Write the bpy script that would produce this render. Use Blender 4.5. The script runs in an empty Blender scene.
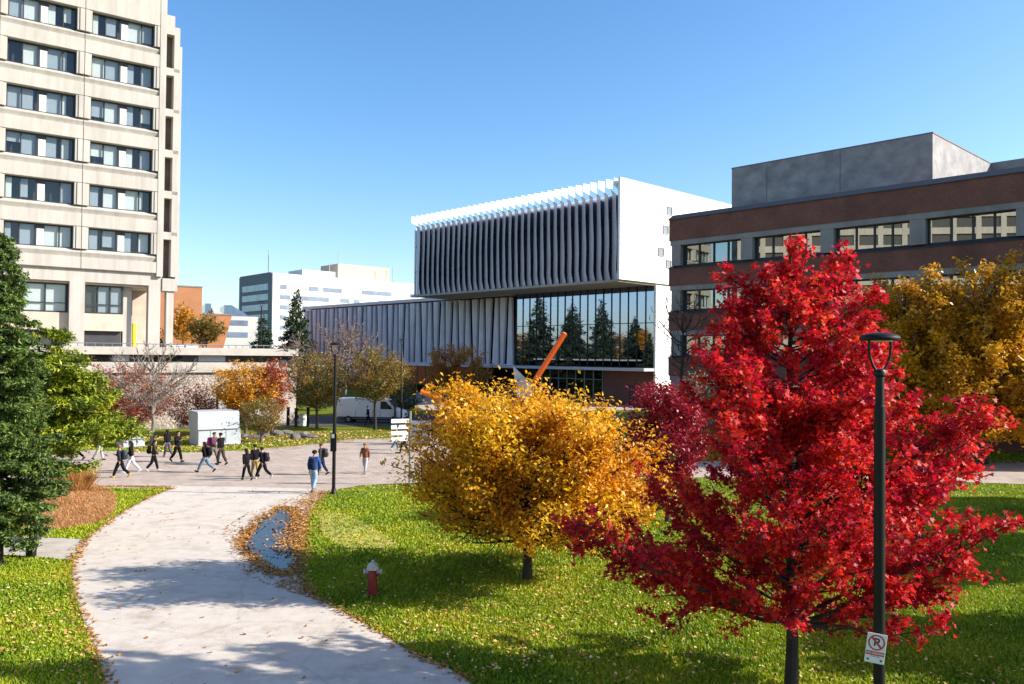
import bpy, bmesh, math, random
import numpy as np
from mathutils import Vector, Matrix, geometry
random.seed(7); RNG = np.random.default_rng(7)
S = bpy.context.scene; C = S.collection
R = math.radians
# ------------------------------------------------------------------ camera
H = 6.2; F = 820.0; PIT = math.atan(14/820); ROL = 0.01
def ray(px, py):
    x, y, z = (px-512)/F, (342-py)/F, -1.0
    c, s = math.cos(ROL), math.sin(ROL)
    x, y = c*x-s*y, s*x+c*y
    a = math.pi/2+PIT; c, s = math.cos(a), math.sin(a)
    return Vector((x, c*y-s*z, s*y+c*z))
def at(px, py, Y):
    r = ray(px, py); t = Y/r.y
    return Vector((r.x*t, Y, H+r.z*t))
def g(X, Y):
    t = min(max((Y-34)/12, 0), 1)
    return -0.5*t*t*(3-2*t)
def gr(px, py):
    r = ray(px, py); z = 0
    for _ in range(25):
        t = (H-z)/-r.z; z = .5*z+.5*g(r.x*t, r.y*t)
    return Vector((r.x*t, r.y*t, z))
cam = bpy.data.cameras.new('camera'); co = bpy.data.objects.new('camera', cam); C.objects.link(co)
cam.sensor_width = 36; cam.lens = F/1024*36; cam.clip_end = 8000; cam.clip_start = .1
co.matrix_world = Matrix.Translation((0, 0, H)) @ Matrix.Rotation(math.pi/2+PIT, 4, 'X') @ Matrix.Rotation(ROL, 4, 'Z')
S.camera = co
# ------------------------------------------------------------------ materials
def newmat(name):
    m = bpy.data.materials.new(name); m.use_nodes = True
    return m, m.node_tree.nodes, m.node_tree.links, m.node_tree.nodes['Principled BSDF']
def mat(name, col, col2=None, scale=1.0, rough=.8, bump=0, bscale=None, metal=0, stretch=(1, 1, 1), spec=.5, lo=.35, hi=.65, detail=6):
    m, N, L, b = newmat(name)
    b.inputs['Roughness'].default_value = rough; b.inputs['Metallic'].default_value = metal
    b.inputs['Specular IOR Level'].default_value = spec
    tc = N.new('ShaderNodeTexCoord'); mp = N.new('ShaderNodeMapping'); mp.inputs['Scale'].default_value = stretch
    L.new(tc.outputs['Object'], mp.inputs[0])
    if col2 is None: col2 = [c*.8 for c in col]
    n = N.new('ShaderNodeTexNoise'); n.inputs['Scale'].default_value = scale; n.inputs['Detail'].default_value = detail
    n.inputs['Roughness'].default_value = .6
    L.new(mp.outputs[0], n.inputs['Vector'])
    r = N.new('ShaderNodeValToRGB'); r.color_ramp.elements[0].position = lo; r.color_ramp.elements[1].position = hi
    r.color_ramp.elements[0].color = (*col2, 1); r.color_ramp.elements[1].color = (*col, 1)
    L.new(n.outputs[0], r.inputs[0]); L.new(r.outputs[0], b.inputs['Base Color'])
    if bump:
        n2 = N.new('ShaderNodeTexNoise'); n2.inputs['Scale'].default_value = bscale or scale*8; n2.inputs['Detail'].default_value = 4
        L.new(tc.outputs['Object'], n2.inputs['Vector'])
        bp = N.new('ShaderNodeBump'); bp.inputs['Strength'].default_value = bump; bp.inputs['Distance'].default_value = .03
        L.new(n2.outputs[0], bp.inputs['Height']); L.new(bp.outputs[0], b.inputs['Normal'])
    return m
def glassmat(name, tint=(.55, .62, .68), refl=.25, rough=.01, refcol=(.9, .95, 1), wob=0):
    m, N, L, b = newmat(name); out = N['Material Output']; N.remove(b)
    t = N.new('ShaderNodeBsdfTransparent'); t.inputs[0].default_value = (*tint, 1)
    gl = N.new('ShaderNodeBsdfGlossy'); gl.inputs['Roughness'].default_value = rough; gl.inputs['Color'].default_value = (*refcol, 1)
    lw = N.new('ShaderNodeLayerWeight'); lw.inputs[0].default_value = .5; pw = N.new('ShaderNodeMath'); pw.operation = 'POWER'; pw.inputs[1].default_value = 3.5; L.new(lw.outputs['Facing'], pw.inputs[0])
    mr = N.new('ShaderNodeMapRange'); mr.inputs['To Min'].default_value = refl; mr.inputs['To Max'].default_value = 1
    L.new(pw.outputs[0], mr.inputs[0])
    mx = N.new('ShaderNodeMixShader'); L.new(mr.outputs[0], mx.inputs[0]); L.new(t.outputs[0], mx.inputs[1]); L.new(gl.outputs[0], mx.inputs[2])
    L.new(mx.outputs[0], out.inputs[0])
    if wob:
        tc = N.new('ShaderNodeTexCoord'); n = N.new('ShaderNodeTexNoise'); n.inputs['Scale'].default_value = .35; n.inputs['Detail'].default_value = 1
        L.new(tc.outputs['Object'], n.inputs['Vector'])
        bp = N.new('ShaderNodeBump'); bp.inputs['Strength'].default_value = wob; bp.inputs['Distance'].default_value = .05
        L.new(n.outputs[0], bp.inputs['Height']); L.new(bp.outputs[0], gl.inputs['Normal'])
    return m
def leafmat(name, cols, trans=.35, rough=.45, spec=.4, nscale=.5, namp=.5):
    """cols: colour stops picked by a per-leaf value plus a clump noise (natural variation; conifers add painted sunlit tips)"""
    m, N, L, b = newmat(name); out = N['Material Output']
    at_ = N.new('ShaderNodeAttribute'); at_.attribute_name = 'v'
    tc = N.new('ShaderNodeTexCoord'); n = N.new('ShaderNodeTexNoise'); n.inputs['Scale'].default_value = nscale; n.inputs['Detail'].default_value = 3
    L.new(tc.outputs['Object'], n.inputs['Vector'])
    mr = N.new('ShaderNodeMapRange'); mr.inputs['From Min'].default_value = .3; mr.inputs['From Max'].default_value = .7
    L.new(n.outputs[0], mr.inputs[0])
    mx = N.new('ShaderNodeMix'); mx.inputs[0].default_value = namp
    L.new(at_.outputs['Fac'], mx.inputs[2]); L.new(mr.outputs[0], mx.inputs[3])
    r = N.new('ShaderNodeValToRGB'); e = r.color_ramp.elements
    for i, c in enumerate(cols):
        p = i/(len(cols)-1) if len(cols) > 1 else 0
        if i < 2: e[i].position = p; el = e[i]
        else: el = e.new(p)
        el.color = (*c, 1)
    if len(cols) > 2:
        for i, c in enumerate(cols): pass
    L.new(mx.outputs[0], r.inputs[0])
    L.new(r.outputs[0], b.inputs['Base Color']); b.inputs['Roughness'].default_value = rough; b.inputs['Specular IOR Level'].default_value = spec
    t = N.new('ShaderNodeBsdfTranslucent'); L.new(r.outputs[0], t.inputs[0])
    ms = N.new('ShaderNodeMixShader'); ms.inputs[0].default_value = trans
    L.new(b.outputs[0], ms.inputs[1]); L.new(t.outputs[0], ms.inputs[2]); L.new(ms.outputs[0], out.inputs[0])
    return m
def rampfix(cols):
    return cols
# ------------------------------------------------------------------ object helpers
def tag(o, label=None, cat=None, group=None, kind=None):
    if label: o['label'] = label
    if cat: o['category'] = cat
    if group: o['group'] = group
    if kind: o['kind'] = kind
    return o
def empty(name, loc, label, cat, group=None, rz=0):
    o = bpy.data.objects.new(name, None); C.objects.link(o); o.location = loc; o.rotation_euler = (0, 0, rz)
    return tag(o, label, cat, group)
def copy_tree(o, loc, rz=None, label=None, scale=None):
    def rec(a, par):
        c = a.copy(); C.objects.link(c); c.parent = par
        for ch in [x for x in bpy.data.objects if x.parent == a]: rec(ch, c)
        return c
    c = rec(o, None); c.location = loc
    if rz is not None: c.rotation_euler = (0, 0, rz)
    if scale: c.scale = (scale,)*3
    if label: c['label'] = label
    return c
def rootloc(par):
    v = Vector((0, 0, 0))
    while par is not None: v += Vector(par.location); par = par.parent
    return v
class Fr:
    """vertical facade frame: u along, n towards the viewer side, w up (world z)"""
    def __init__(s, o, d):
        s.o = Vector((o[0], o[1])); s.d = Vector((d[0], d[1])).normalized()
        n = Vector((s.d.y, -s.d.x)); s.n = n if n.dot(-s.o) > 0 else -n
    def P(s, u, n, w): p = s.o+s.d*u+s.n*n; return Vector((p.x, p.y, w))
    def hit(s, px, py):
        r = ray(px, py); r2 = Vector((r.x, r.y)); t = s.o.dot(s.n)/r2.dot(s.n)
        return (r2*t-s.o).dot(s.d), H+r.z*t
    def off(s, u, n): p = s.P(u, n, 0); return Fr((p.x, p.y), s.d)
WF = Fr((0, 0), (1, 0)); WF.n = Vector((0, 1))      # plain world / local axes
class MB:
    def __init__(s): s.v = []; s.f = []; s.m = []
    def add(s, pts, faces, m=0):
        b = len(s.v); s.v += [Vector(p) for p in pts]
        for f in faces: s.f.append([b+i for i in f]); s.m.append(m)
    def box(s, fr, u0, u1, n0, n1, w0, w1, m=0):
        p = [fr.P(u, n, w) for w in (w0, w1) for n in (n0, n1) for u in (u0, u1)]
        s.add(p, [(0, 2, 3, 1), (4, 5, 7, 6), (0, 1, 5, 4), (2, 6, 7, 3), (0, 4, 6, 2), (1, 3, 7, 5)], m); return s
    def bx(s, x0, x1, y0, y1, z0, z1, m=0): return s.box(WF, x0, x1, y0, y1, z0, z1, m)
    def prism(s, fr, prof, u0, u1, m=0):
        k = len(prof); p = [fr.P(u, n, w) for u in (u0, u1) for n, w in prof]
        s.add(p, [tuple(range(k)), tuple(range(2*k-1, k-1, -1))]+[(i, (i+1) % k, k+(i+1) % k, k+i) for i in range(k)], m); return s
    def quad(s, pts, m=0): s.add(pts, [tuple(range(len(pts)))], m); return s
    def tube(s, pts, rad, seg=6, m=0, cap=True):
        pts = [Vector(p) for p in pts]; b = len(s.v); k = len(pts)
        if not hasattr(rad, '__len__'): rad = [rad]*k
        prev = None
        for i, p in enumerate(pts):
            t = (pts[min(i+1, k-1)]-pts[max(i-1, 0)]).normalized()
            a = Vector((0, 0, 1)) if abs(t.z) < .9 else Vector((1, 0, 0))
            if prev is None: x = t.cross(a).normalized()
            else:
                x = prev-t*prev.dot(t)
                x = x.normalized() if x.length > 1e-5 else t.cross(a).normalized()
            prev = x; y = t.cross(x)
            for j in range(seg):
                an = 2*math.pi*j/seg; s.v.append(p+(x*math.cos(an)+y*math.sin(an))*rad[i])
        for i in range(k-1):
            for j in range(seg):
                s.f.append([b+i*seg+j, b+i*seg+(j+1) % seg, b+(i+1)*seg+(j+1) % seg, b+(i+1)*seg+j]); s.m.append(m)
        if cap:
            s.f.append([b+j for j in range(seg)][::-1]); s.m.append(m)
            s.f.append([b+(k-1)*seg+j for j in range(seg)]); s.m.append(m)
        return s
    def lathe(s, c, prof, seg=20, m=0, sq=1.0):
        c = Vector(c); b = len(s.v); k = len(prof)
        for r_, z in prof:
            for j in range(seg):
                a = 2*math.pi*j/seg; s.v.append(c+Vector((r_*math.cos(a), r_*math.sin(a)*sq, z)))
        for i in range(k-1):
            for j in range(seg):
                s.f.append([b+i*seg+j, b+i*seg+(j+1) % seg, b+(i+1)*seg+(j+1) % seg, b+(i+1)*seg+j]); s.m.append(m)
        s.f.append([b+j for j in range(seg)][::-1]); s.m.append(m)
        s.f.append([b+(k-1)*seg+j for j in range(seg)]); s.m.append(m)
        return s
    def build(s, name, mats, parent=None, bevel=0, smooth=False, fix=True):
        if not isinstance(mats, (list, tuple)): mats = [mats]
        o0 = rootloc(parent)
        me = bpy.data.meshes.new(name)
        me.from_pydata([tuple(v-o0) for v in s.v], [], s.f)
        for m in mats: me.materials.append(m)
        me.polygons.foreach_set('material_index', s.m)
        if fix:
            bm = bmesh.new(); bm.from_mesh(me)
            if bevel or smooth: bmesh.ops.remove_doubles(bm, verts=bm.verts, dist=1e-5)
            bmesh.ops.recalc_face_normals(bm, faces=bm.faces)
            if bevel:
                bmesh.ops.bevel(bm, geom=[e for e in bm.edges if len(e.link_faces) == 2 and e.calc_face_angle(0) > .6], offset=bevel, segments=2, affect='EDGES', profile=.5)
            bm.to_mesh(me); bm.free()
        if smooth:
            me.polygons.foreach_set('use_smooth', [True]*len(me.polygons))
            me.set_sharp_from_angle(angle=R(40))
        me.update()
        o = bpy.data.objects.new(name, me); C.objects.link(o)
        if parent: o.parent = parent
        return o
def npmesh(name, V, k, m, parent=None, vals=None, origin=None, smooth=False):
    """V: (n,k,3) array of n separate k-gons, vals: per-polygon colour value"""
    n = V.shape[0]; me = bpy.data.meshes.new(name)
    V = V.reshape(-1, 3)
    if parent is not None: V = V-np.array(rootloc(parent))
    me.vertices.add(n*k); me.vertices.foreach_set('co', V.astype(np.float32).ravel())
    me.loops.add(n*k); me.loops.foreach_set('vertex_index', np.arange(n*k, dtype=np.int32))
    me.polygons.add(n); me.polygons.foreach_set('loop_start', np.arange(0, n*k, k, dtype=np.int32))
    me.update(calc_edges=True)
    if vals is not None:
        a = me.attributes.new('v', 'FLOAT', 'FACE'); a.data.foreach_set('value', vals.astype(np.float32))
    me.materials.append(m)
    o = bpy.data.objects.new(name, me); C.objects.link(o)
    if parent: o.parent = parent
    return o
def unit(a): return a/np.maximum(np.linalg.norm(a, axis=-1, keepdims=True), 1e-9)
MAPLE = np.array([(0, -.35), (.12, -.12), (.42, -.25), (.3, .0), (.55, .2), (.22, .2), (.0, .65), (-.22, .2), (-.55, .2), (-.3, .0), (-.42, -.25), (-.12, -.12)])
OVAL = np.array([(0, -.5), (.26, -.05), (0, .5), (-.26, -.05)])
NEED = np.array([(0, -.5), (.16, 0), (0, .5), (-.16, 0)])
def leaves(P, size, templ, updir=.35, dirs=None, dirk=0, sizevar=.35):
    n = len(P)
    nrm = RNG.normal(size=(n, 3)); nrm[:, 2] = np.abs(nrm[:, 2])+updir; nrm = unit(nrm)
    t = RNG.normal(size=(n, 3))
    if dirs is not None: t = t*(1-dirk)+dirs*dirk*2
    t = unit(t-nrm*np.sum(t*nrm, 1, keepdims=True)); b = np.cross(nrm, t)
    s = size*(1+sizevar*RNG.normal(size=(n, 1))).clip(.4, 1.8)
    V = P[:, None, :]+(b[:, None, :]*templ[None, :, 0, None]+t[:, None, :]*templ[None, :, 1, None])*s[:, None, :]
    V += nrm[:, None, :]*(np.abs(templ[None, :, 0, None])*.35)*s[:, None, :]
    return V
# ------------------------------------------------------------------ world & sun
SUN_EL, SUN_AZ = R(29), R(92.5)          # azimuth from +Y towards +X
w = bpy.data.worlds.new('World'); S.world = w; w.use_nodes = True
nt = w.node_tree; bg = nt.nodes['Background']; sky = nt.nodes.new('ShaderNodeTexSky'); sky.sky_type = 'NISHITA'; sky.sun_disc = False
sky.sun_elevation = SUN_EL; sky.sun_rotation = SUN_AZ; sky.air_density = 1.0; sky.dust_density = 1.0; sky.ozone_density = 2.5
hs = nt.nodes.new('ShaderNodeHueSaturation'); hs.inputs['Saturation'].default_value = 1.24; hs.inputs['Hue'].default_value = .501; hs.inputs['Value'].default_value = 1.05
nt.links.new(sky.outputs[0], hs.inputs['Color']); nt.links.new(hs.outputs[0], bg.inputs[0]); bg.inputs[1].default_value = .118
sl = bpy.data.lights.new('sun', 'SUN'); sl.energy = 5.0; sl.angle = R(.53); sl.color = (1, .93, .83)
so = bpy.data.objects.new('sun', sl); C.objects.link(so)
sv = Vector((math.sin(SUN_AZ)*math.cos(SUN_EL), math.cos(SUN_AZ)*math.cos(SUN_EL), math.sin(SUN_EL)))
so.rotation_euler = sv.to_track_quat('Z', 'Y').to_euler(); so.location = (40, 0, 60)
S.view_settings.view_transform = 'Standard'; S.view_settings.look = 'None'; S.view_settings.exposure = 1.0; S.view_settings.gamma = 1
S.render.engine = 'CYCLES'; S.cycles.max_bounces = 6; S.cycles.transparent_max_bounces = 12
S.cycles.use_denoising = True
# ------------------------------------------------------------------ ground
def lawnmat():
    m, N, L, b = newmat('lawn_turf'); b.inputs['Roughness'].default_value = .95; b.inputs['Specular IOR Level'].default_value = .1
    tc = N.new('ShaderNodeTexCoord')
    def noise(sc, det, lo, hi):
        n = N.new('ShaderNodeTexNoise'); n.inputs['Scale'].default_value = sc; n.inputs['Detail'].default_value = det
        L.new(tc.outputs['Object'], n.inputs['Vector'])
        mr = N.new('ShaderNodeMapRange'); mr.inputs['From Min'].default_value = lo; mr.inputs['From Max'].default_value = hi
        L.new(n.outputs[0], mr.inputs[0]); return mr.outputs[0]
    def mix(f, a, c):
        x = N.new('ShaderNodeMix'); x.data_type = 'RGBA'; L.new(f, x.inputs[0])
        for s_, i in ((a, 6), (c, 7)):
            if isinstance(s_, tuple): x.inputs[i].default_value = (*s_, 1)
            else: L.new(s_, x.inputs[i])
        return x.outputs[2]
    c = mix(noise(3, 8, .3, .7), (.06, .10, .005), (.15, .20, .010))
    c = mix(noise(.25, 4, .45, .68), c, (.17, .16, .02))
    c = mix(noise(30, 3, .5, .9), c, (.16, .12, .02))
    L.new(c, b.inputs['Base Color']); return m
M = {}
M['lawn'] = lawnmat()
def sheet(name, poly, dz, m, step=1.0, zf=None):
    """a polygon (world xy) tessellated finely and laid on the ground function"""
    poly = [Vector((p[0], p[1])) for p in poly]; n = len(poly)
    dense = []
    for i in range(n):
        a, b = poly[i], poly[(i+1) % n]; k = max(1, int((b-a).length/step))
        for j in range(k): dense.append(a.lerp(b, j/k))
    xs = [p.x for p in dense]; ys = [p.y for p in dense]
    pts = list(dense); m_ = len(dense)
    P = np.array([(p.x, p.y) for p in dense])
    gx = np.arange(min(xs), max(xs), step); gy = np.arange(min(ys), max(ys), step)
    if len(gx)*len(gy) < 60000:
        XX, YY = np.meshgrid(gx, gy); Q = np.stack([XX.ravel(), YY.ravel()], 1)
        ins = pip(Q, P)
        pts += [Vector((float(a), float(b))) for a, b in Q[ins]]
    v, e, f, *_ = geometry.delaunay_2d_cdt(pts, [(i, (i+1) % m_) for i in range(m_)], [list(range(m_))], 1, 1e-4)
    mb = MB(); mb.v = [Vector((p.x, p.y, (zf or g)(p.x, p.y)+dz)) for p in v]; mb.f = [list(x) for x in f]; mb.m = [0]*len(f)
    o = mb.build(name, m)
    # all faces up
    me = o.data
    if len(me.polygons) and me.polygons[0].normal.z < 0: me.flip_normals()
    return tag(o, kind='structure')
def pip(Q, P):
    x, y = Q[:, 0], Q[:, 1]; ins = np.zeros(len(Q), bool); j = len(P)-1
    for i in range(len(P)):
        xi, yi = P[i]; xj, yj = P[j]
        c = ((yi > y) != (yj > y)) & (x < (xj-xi)*(y-yi)/((yj-yi) if abs(yj-yi) > 1e-12 else 1e-12)+xi)
        ins ^= c; j = i
    return ins
def axis(a, b, step, far):
    c = list(np.arange(a, b+step/2, step)); lo = []; d = step
    x = a
    while x > -far: d *= 1.6; x -= d; lo.append(x)
    hi = []; d = step; x = b
    while x < far: d *= 1.6; x += d; hi.append(x)
    return lo[::-1]+c+hi
gx = axis(-45, 45, 1.0, 3500); gy = axis(5, 60, 1.0, 3500)
mb = MB(); mb.v = [Vector((x, y, g(x, y))) for y in gy for x in gx]
nx = len(gx); mb.f = [[j*nx+i, j*nx+i+1, (j+1)*nx+i+1, (j+1)*nx+i] for j in range(len(gy)-1) for i in range(nx-1)]; mb.m = [0]*len(mb.f)
tag(mb.build('ground', M['lawn']), kind='structure')
def pxpoly(L): return [tuple(gr(*p)[:2]) for p in L]
def smoothpts(L, k=4):
    out = []; n = len(L)
    for i in range(n-1):
        p0, p1, p2, p3 = [Vector(L[min(max(j, 0), n-1)]) for j in (i-1, i, i+1, i+2)]
        for j in range(k):
            t = j/k; out.append(tuple(.5*((2*p1)+(p2-p0)*t+(2*p0-5*p1+4*p2-p3)*t*t+(3*p1-p0-3*p2+p3)*t**3)))
    out.append(tuple(L[-1])); return out
left_edge = smoothpts([(112, 760), (108, 700), (100, 665), (86, 630), (76, 600), (72, 575), (76, 556), (92, 536), (120, 515), (150, 498), (172, 489)])
right_edge = smoothpts([(560, 760), (466, 681), (411, 653), (357, 620), (318, 599), (303, 578), (301, 549), (305, 528), (314, 506), (330, 492)])
path_poly = pxpoly(left_edge)+pxpoly([(172, 486), (300, 489)])+pxpoly(right_edge[::-1])
plaza_poly = pxpoly([(-60, 492), (60, 489), (172, 488.5), (300, 493.5), (330, 491.5), (360, 486), (411, 483.5), (520, 480), (700, 478), (900, 480), (1150, 489), (1150, 464), (900, 462), (640, 462), (520, 452), (470, 436), (345, 440), (330, 443), (240, 451), (190, 453), (120, 452), (40, 447), (-60, 445)])
side_poly = pxpoly([(-90, 556), (-90, 538), (20, 537), (84, 540), (88, 541), (74, 556), (73, 561), (15, 556)])
def paving(name, c1, c2, sc, joint=0, jcol=(.25, .22, .19)):
    m = mat(name, c1, c2, scale=sc, rough=.9, bump=.25, bscale=25, lo=.3, hi=.7, detail=8)
    N, L = m.node_tree.nodes, m.node_tree.links; b = N['Principled BSDF']
    src = b.inputs['Base Color'].links[0].from_socket
    tc = N.new('ShaderNodeTexCoord')
    if joint:
        br = N.new('ShaderNodeTexBrick'); br.inputs['Scale'].default_value = 1; br.inputs['Brick Width'].default_value = joint; br.inputs['Row Height'].default_value = joint
        br.offset = .5; br.inputs['Mortar Size'].default_value = .012
        br.inputs['Color1'].default_value = (1, 1, 1, 1); br.inputs['Color2'].default_value = (.86, .84, .84, 1); br.inputs['Mortar'].default_value = (.55, .5, .47, 1)
        L.new(tc.outputs['Object'], br.inputs['Vector'])
        mx = N.new('ShaderNodeMix'); mx.data_type = 'RGBA'; mx.blend_type = 'MULTIPLY'; mx.inputs[0].default_value = 1
        L.new(src, mx.inputs[6]); L.new(br.outputs[0], mx.inputs[7]); src = mx.outputs[2]
    # cracks / old stains
    v = N.new('ShaderNodeTexNoise'); v.inputs['Scale'].default_value = .9; v.inputs['Detail'].default_value = 10; v.inputs['Roughness'].default_value = .75
    L.new(tc.outputs['Object'], v.inputs['Vector'])
    r = N.new('ShaderNodeValToRGB'); r.color_ramp.elements[0].position = .3; r.color_ramp.elements[0].color = (.66, .62, .58, 1); r.color_ramp.elements[1].position = .5; r.color_ramp.elements[1].color = (1, 1, 1, 1)
    L.new(v.outputs[0], r.inputs[0])
    mx = N.new('ShaderNodeMix'); mx.data_type = 'RGBA'; mx.blend_type = 'MULTIPLY'; mx.inputs[0].default_value = 1
    L.new(src, mx.inputs[6]); L.new(r.outputs[0], mx.inputs[7]); src = mx.outputs[2]
    vo = N.new('ShaderNodeTexVoronoi'); vo.feature = 'DISTANCE_TO_EDGE'; vo.inputs['Scale'].default_value = .11
    nz = N.new('ShaderNodeTexNoise'); nz.inputs['Scale'].default_value = .8; nz.inputs['Detail'].default_value = 4
    L.new(tc.outputs['Object'], nz.inputs['Vector'])
    ad = N.new('ShaderNodeMix'); ad.data_type = 'VECTOR'; ad.inputs[0].default_value = .25
    L.new(tc.outputs['Object'], ad.inputs[4]); L.new(nz.outputs[1], ad.inputs[5]); L.new(ad.outputs[1], vo.inputs['Vector'])
    r = N.new('ShaderNodeValToRGB'); r.color_ramp.elements[0].position = .0; r.color_ramp.elements[0].color = (.6, .55, .5, 1); r.color_ramp.elements[1].position = .0028; r.color_ramp.elements[1].color = (1, 1, 1, 1)
    L.new(vo.outputs[0], r.inputs[0])
    mx = N.new('ShaderNodeMix'); mx.data_type = 'RGBA'; mx.blend_type = 'MULTIPLY'; mx.inputs[0].default_value = .7
    mx.inputs[0].default_value = .3; L.new(src, mx.inputs[6]); L.new(r.outputs[0], mx.inputs[7]); L.new(mx.outputs[2], b.inputs['Base Color'])
    return m
M['path'] = paving('path_concrete', (.56, .50, .43), (.48, .42, .36), 2.5)
M['plaza'] = paving('plaza_pavers', (.47, .385, .32), (.39, .315, .26), 1.2, joint=.6)
M['side'] = paving('side_slab', (.46, .42, .37), (.38, .34, .30), 2)
sheet('path', path_poly, .034, M['path'])
sheet('plaza', plaza_poly, .03, M['plaza'])
sheet('side_path', side_poly, .026, M['side'])
M['asphalt'] = mat('asphalt', (.07, .07, .072), (.045, .045, .048), scale=3, rough=.9, bump=.2)
sheet('road', pxpoly([(250, 427), (420, 426), (520, 424), (620, 424), (620, 415), (520, 414.5), (420, 415), (250, 417.5)]), .03, M['asphalt'], step=2)
M['beige'] = mat('forecourt_paving', (.46, .36, .29), (.36, .28, .23), scale=.6, rough=.9)
sheet('forecourt', pxpoly([(402, 402), (424, 410), (500, 412), (640, 410), (680, 398), (560, 392), (420, 391)]), .03, M['beige'], step=3)
M['wet'] = mat('wet_puddle', (.03, .033, .038), (.02, .022, .025), scale=2, rough=.16, spec=.3)
pud = smoothpts([(247, 533), (262, 519), (283, 508), (296, 515), (300, 530), (300, 548), (300, 565), (290, 575), (270, 572), (252, 560), (242, 545), (247, 533)])
sheet('puddle', pxpoly(pud[:-1]), .04, M['wet'])
M['mulch'] = mat('leafy_soil', (.30, .15, .05), (.14, .07, .03), scale=6, rough=.95, bump=.5)
sheet('mulch_bed', pxpoly(smoothpts([(20, 530), (30, 505), (52, 490), (85, 484), (112, 492), (116, 508), (100, 522), (60, 530)])), .02, M['mulch'])
sheet('worn_soil', pxpoly(smoothpts([(318, 511), (345, 514), (376, 530), (400, 546), (378, 549), (345, 548), (322, 536)])), .02, mat('worn_soil', (.50, .37, .10), (.26, .26, .04), scale=5, rough=.95, bump=.4, lo=.4, hi=.6))
# ------------------------------------------------------------------ building materials
M['conc'] = mat('warm_concrete', (.46, .43, .39), (.375, .35, .315), scale=.8, rough=.85, bump=.12, bscale=14, stretch=(1, 1, .35), lo=.3, hi=.7)
def streaks(m, amt):
    N, L = m.node_tree.nodes, m.node_tree.links; b = N['Principled BSDF']; src = b.inputs['Base Color'].links[0].from_socket
    tc = N.new('ShaderNodeTexCoord'); mp = N.new('ShaderNodeMapping'); mp.inputs['Scale'].default_value = (1.6, 1.6, .12); L.new(tc.outputs['Object'], mp.inputs[0])
    n = N.new('ShaderNodeTexNoise'); n.inputs['Scale'].default_value = 1.5; n.inputs['Detail'].default_value = 8; L.new(mp.outputs[0], n.inputs['Vector'])
    r = N.new('ShaderNodeValToRGB'); r.color_ramp.elements[0].position = .36; r.color_ramp.elements[0].color = (1-amt, 1-amt, 1-amt, 1); r.color_ramp.elements[1].position = .56; r.color_ramp.elements[1].color = (1, 1, 1, 1); L.new(n.outputs[0], r.inputs[0])
    mx = N.new('ShaderNodeMix'); mx.data_type = 'RGBA'; mx.blend_type = 'MULTIPLY'; mx.inputs[0].default_value = 1; L.new(src, mx.inputs[6]); L.new(r.outputs[0], mx.inputs[7]); L.new(mx.outputs[2], b.inputs['Base Color'])
streaks(M['conc'], .12)
M['conc2'] = mat('warm_concrete_sill', (.46, .42, .375), (.38, .345, .305), scale=1.2, rough=.85)
M['greyconc'] = mat('grey_concrete', (.30, .29, .28), (.20, .195, .19), scale=.5, rough=.85, bump=.15, stretch=(1, 1, .6), detail=9)
M['dark'] = mat('dark_interior', (.045, .045, .05), (.03, .03, .034), scale=1)
M['frame'] = mat('dark_window_frame', (.02, .022, .028), (.015, .016, .02), rough=.5)
M['glass'] = glassmat('window_glass', tint=(.80, .84, .86), refl=.06, refcol=(.75, .82, .88))
M['blind'] = mat('pale_blind', (.66, .68, .64), (.54, .57, .55), scale=8, rough=.8, stretch=(6, 6, .2))
M['blind2'] = mat('grey_blind', (.36, .41, .45), (.27, .31, .35), scale=8, rough=.8, stretch=(6, 6, .2))
M['roofdark'] = mat('dark_roof_edge', (.045, .045, .05), (.03, .03, .034), scale=1, rough=.6)
def brickmat(name, c1, c2, mort, d, sc=1.0, wav=.25):
    m, N, L, b = newmat(name); b.inputs['Roughness'].default_value = .9
    tc = N.new('ShaderNodeTexCoord'); sep = N.new('ShaderNodeSeparateXYZ'); L.new(tc.outputs['Object'], sep.inputs[0])
    a = N.new('ShaderNodeMath'); a.operation = 'MULTIPLY'; a.inputs[1].default_value = d[0]; L.new(sep.outputs[0], a.inputs[0])
    c = N.new('ShaderNodeMath'); c.operation = 'MULTIPLY_ADD'; c.inputs[1].default_value = d[1]; L.new(sep.outputs[1], c.inputs[0]); L.new(a.outputs[0], c.inputs[2])
    cb = N.new('ShaderNodeCombineXYZ'); L.new(c.outputs[0], cb.inputs[0]); L.new(sep.outputs[2], cb.inputs[1])
    br = N.new('ShaderNodeTexBrick'); br.inputs['Scale'].default_value = sc; br.inputs['Brick Width'].default_value = .3; br.inputs['Row Height'].default_value = .09
    br.inputs['Mortar Size'].default_value = .012
    br.inputs['Color1'].default_value = (*c1, 1); br.inputs['Color2'].default_value = (*c2, 1); br.inputs['Mortar'].default_value = (*mort, 1)
    L.new(cb.outputs[0], br.inputs['Vector'])
    n = N.new('ShaderNodeTexNoise'); n.inputs['Scale'].default_value = .6; n.inputs['Detail'].default_value = 8; L.new(tc.outputs['Object'], n.inputs['Vector'])
    r = N.new('ShaderNodeValToRGB'); r.color_ramp.elements[0].position = .3; r.color_ramp.elements[0].color = (1-wav, 1-wav, 1-wav, 1); r.color_ramp.elements[1].position = .7; r.color_ramp.elements[1].color = (1.0, 1.0, 1.0, 1)
    L.new(n.outputs[0], r.inputs[0])
    mx = N.new('ShaderNodeMix'); mx.data_type = 'RGBA'; mx.blend_type = 'MULTIPLY'; mx.inputs[0].default_value = 1
    L.new(br.outputs[0], mx.inputs[6]); L.new(r.outputs[0], mx.inputs[7]); L.new(mx.outputs[2], b.inputs['Base Color'])
    return m
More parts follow.
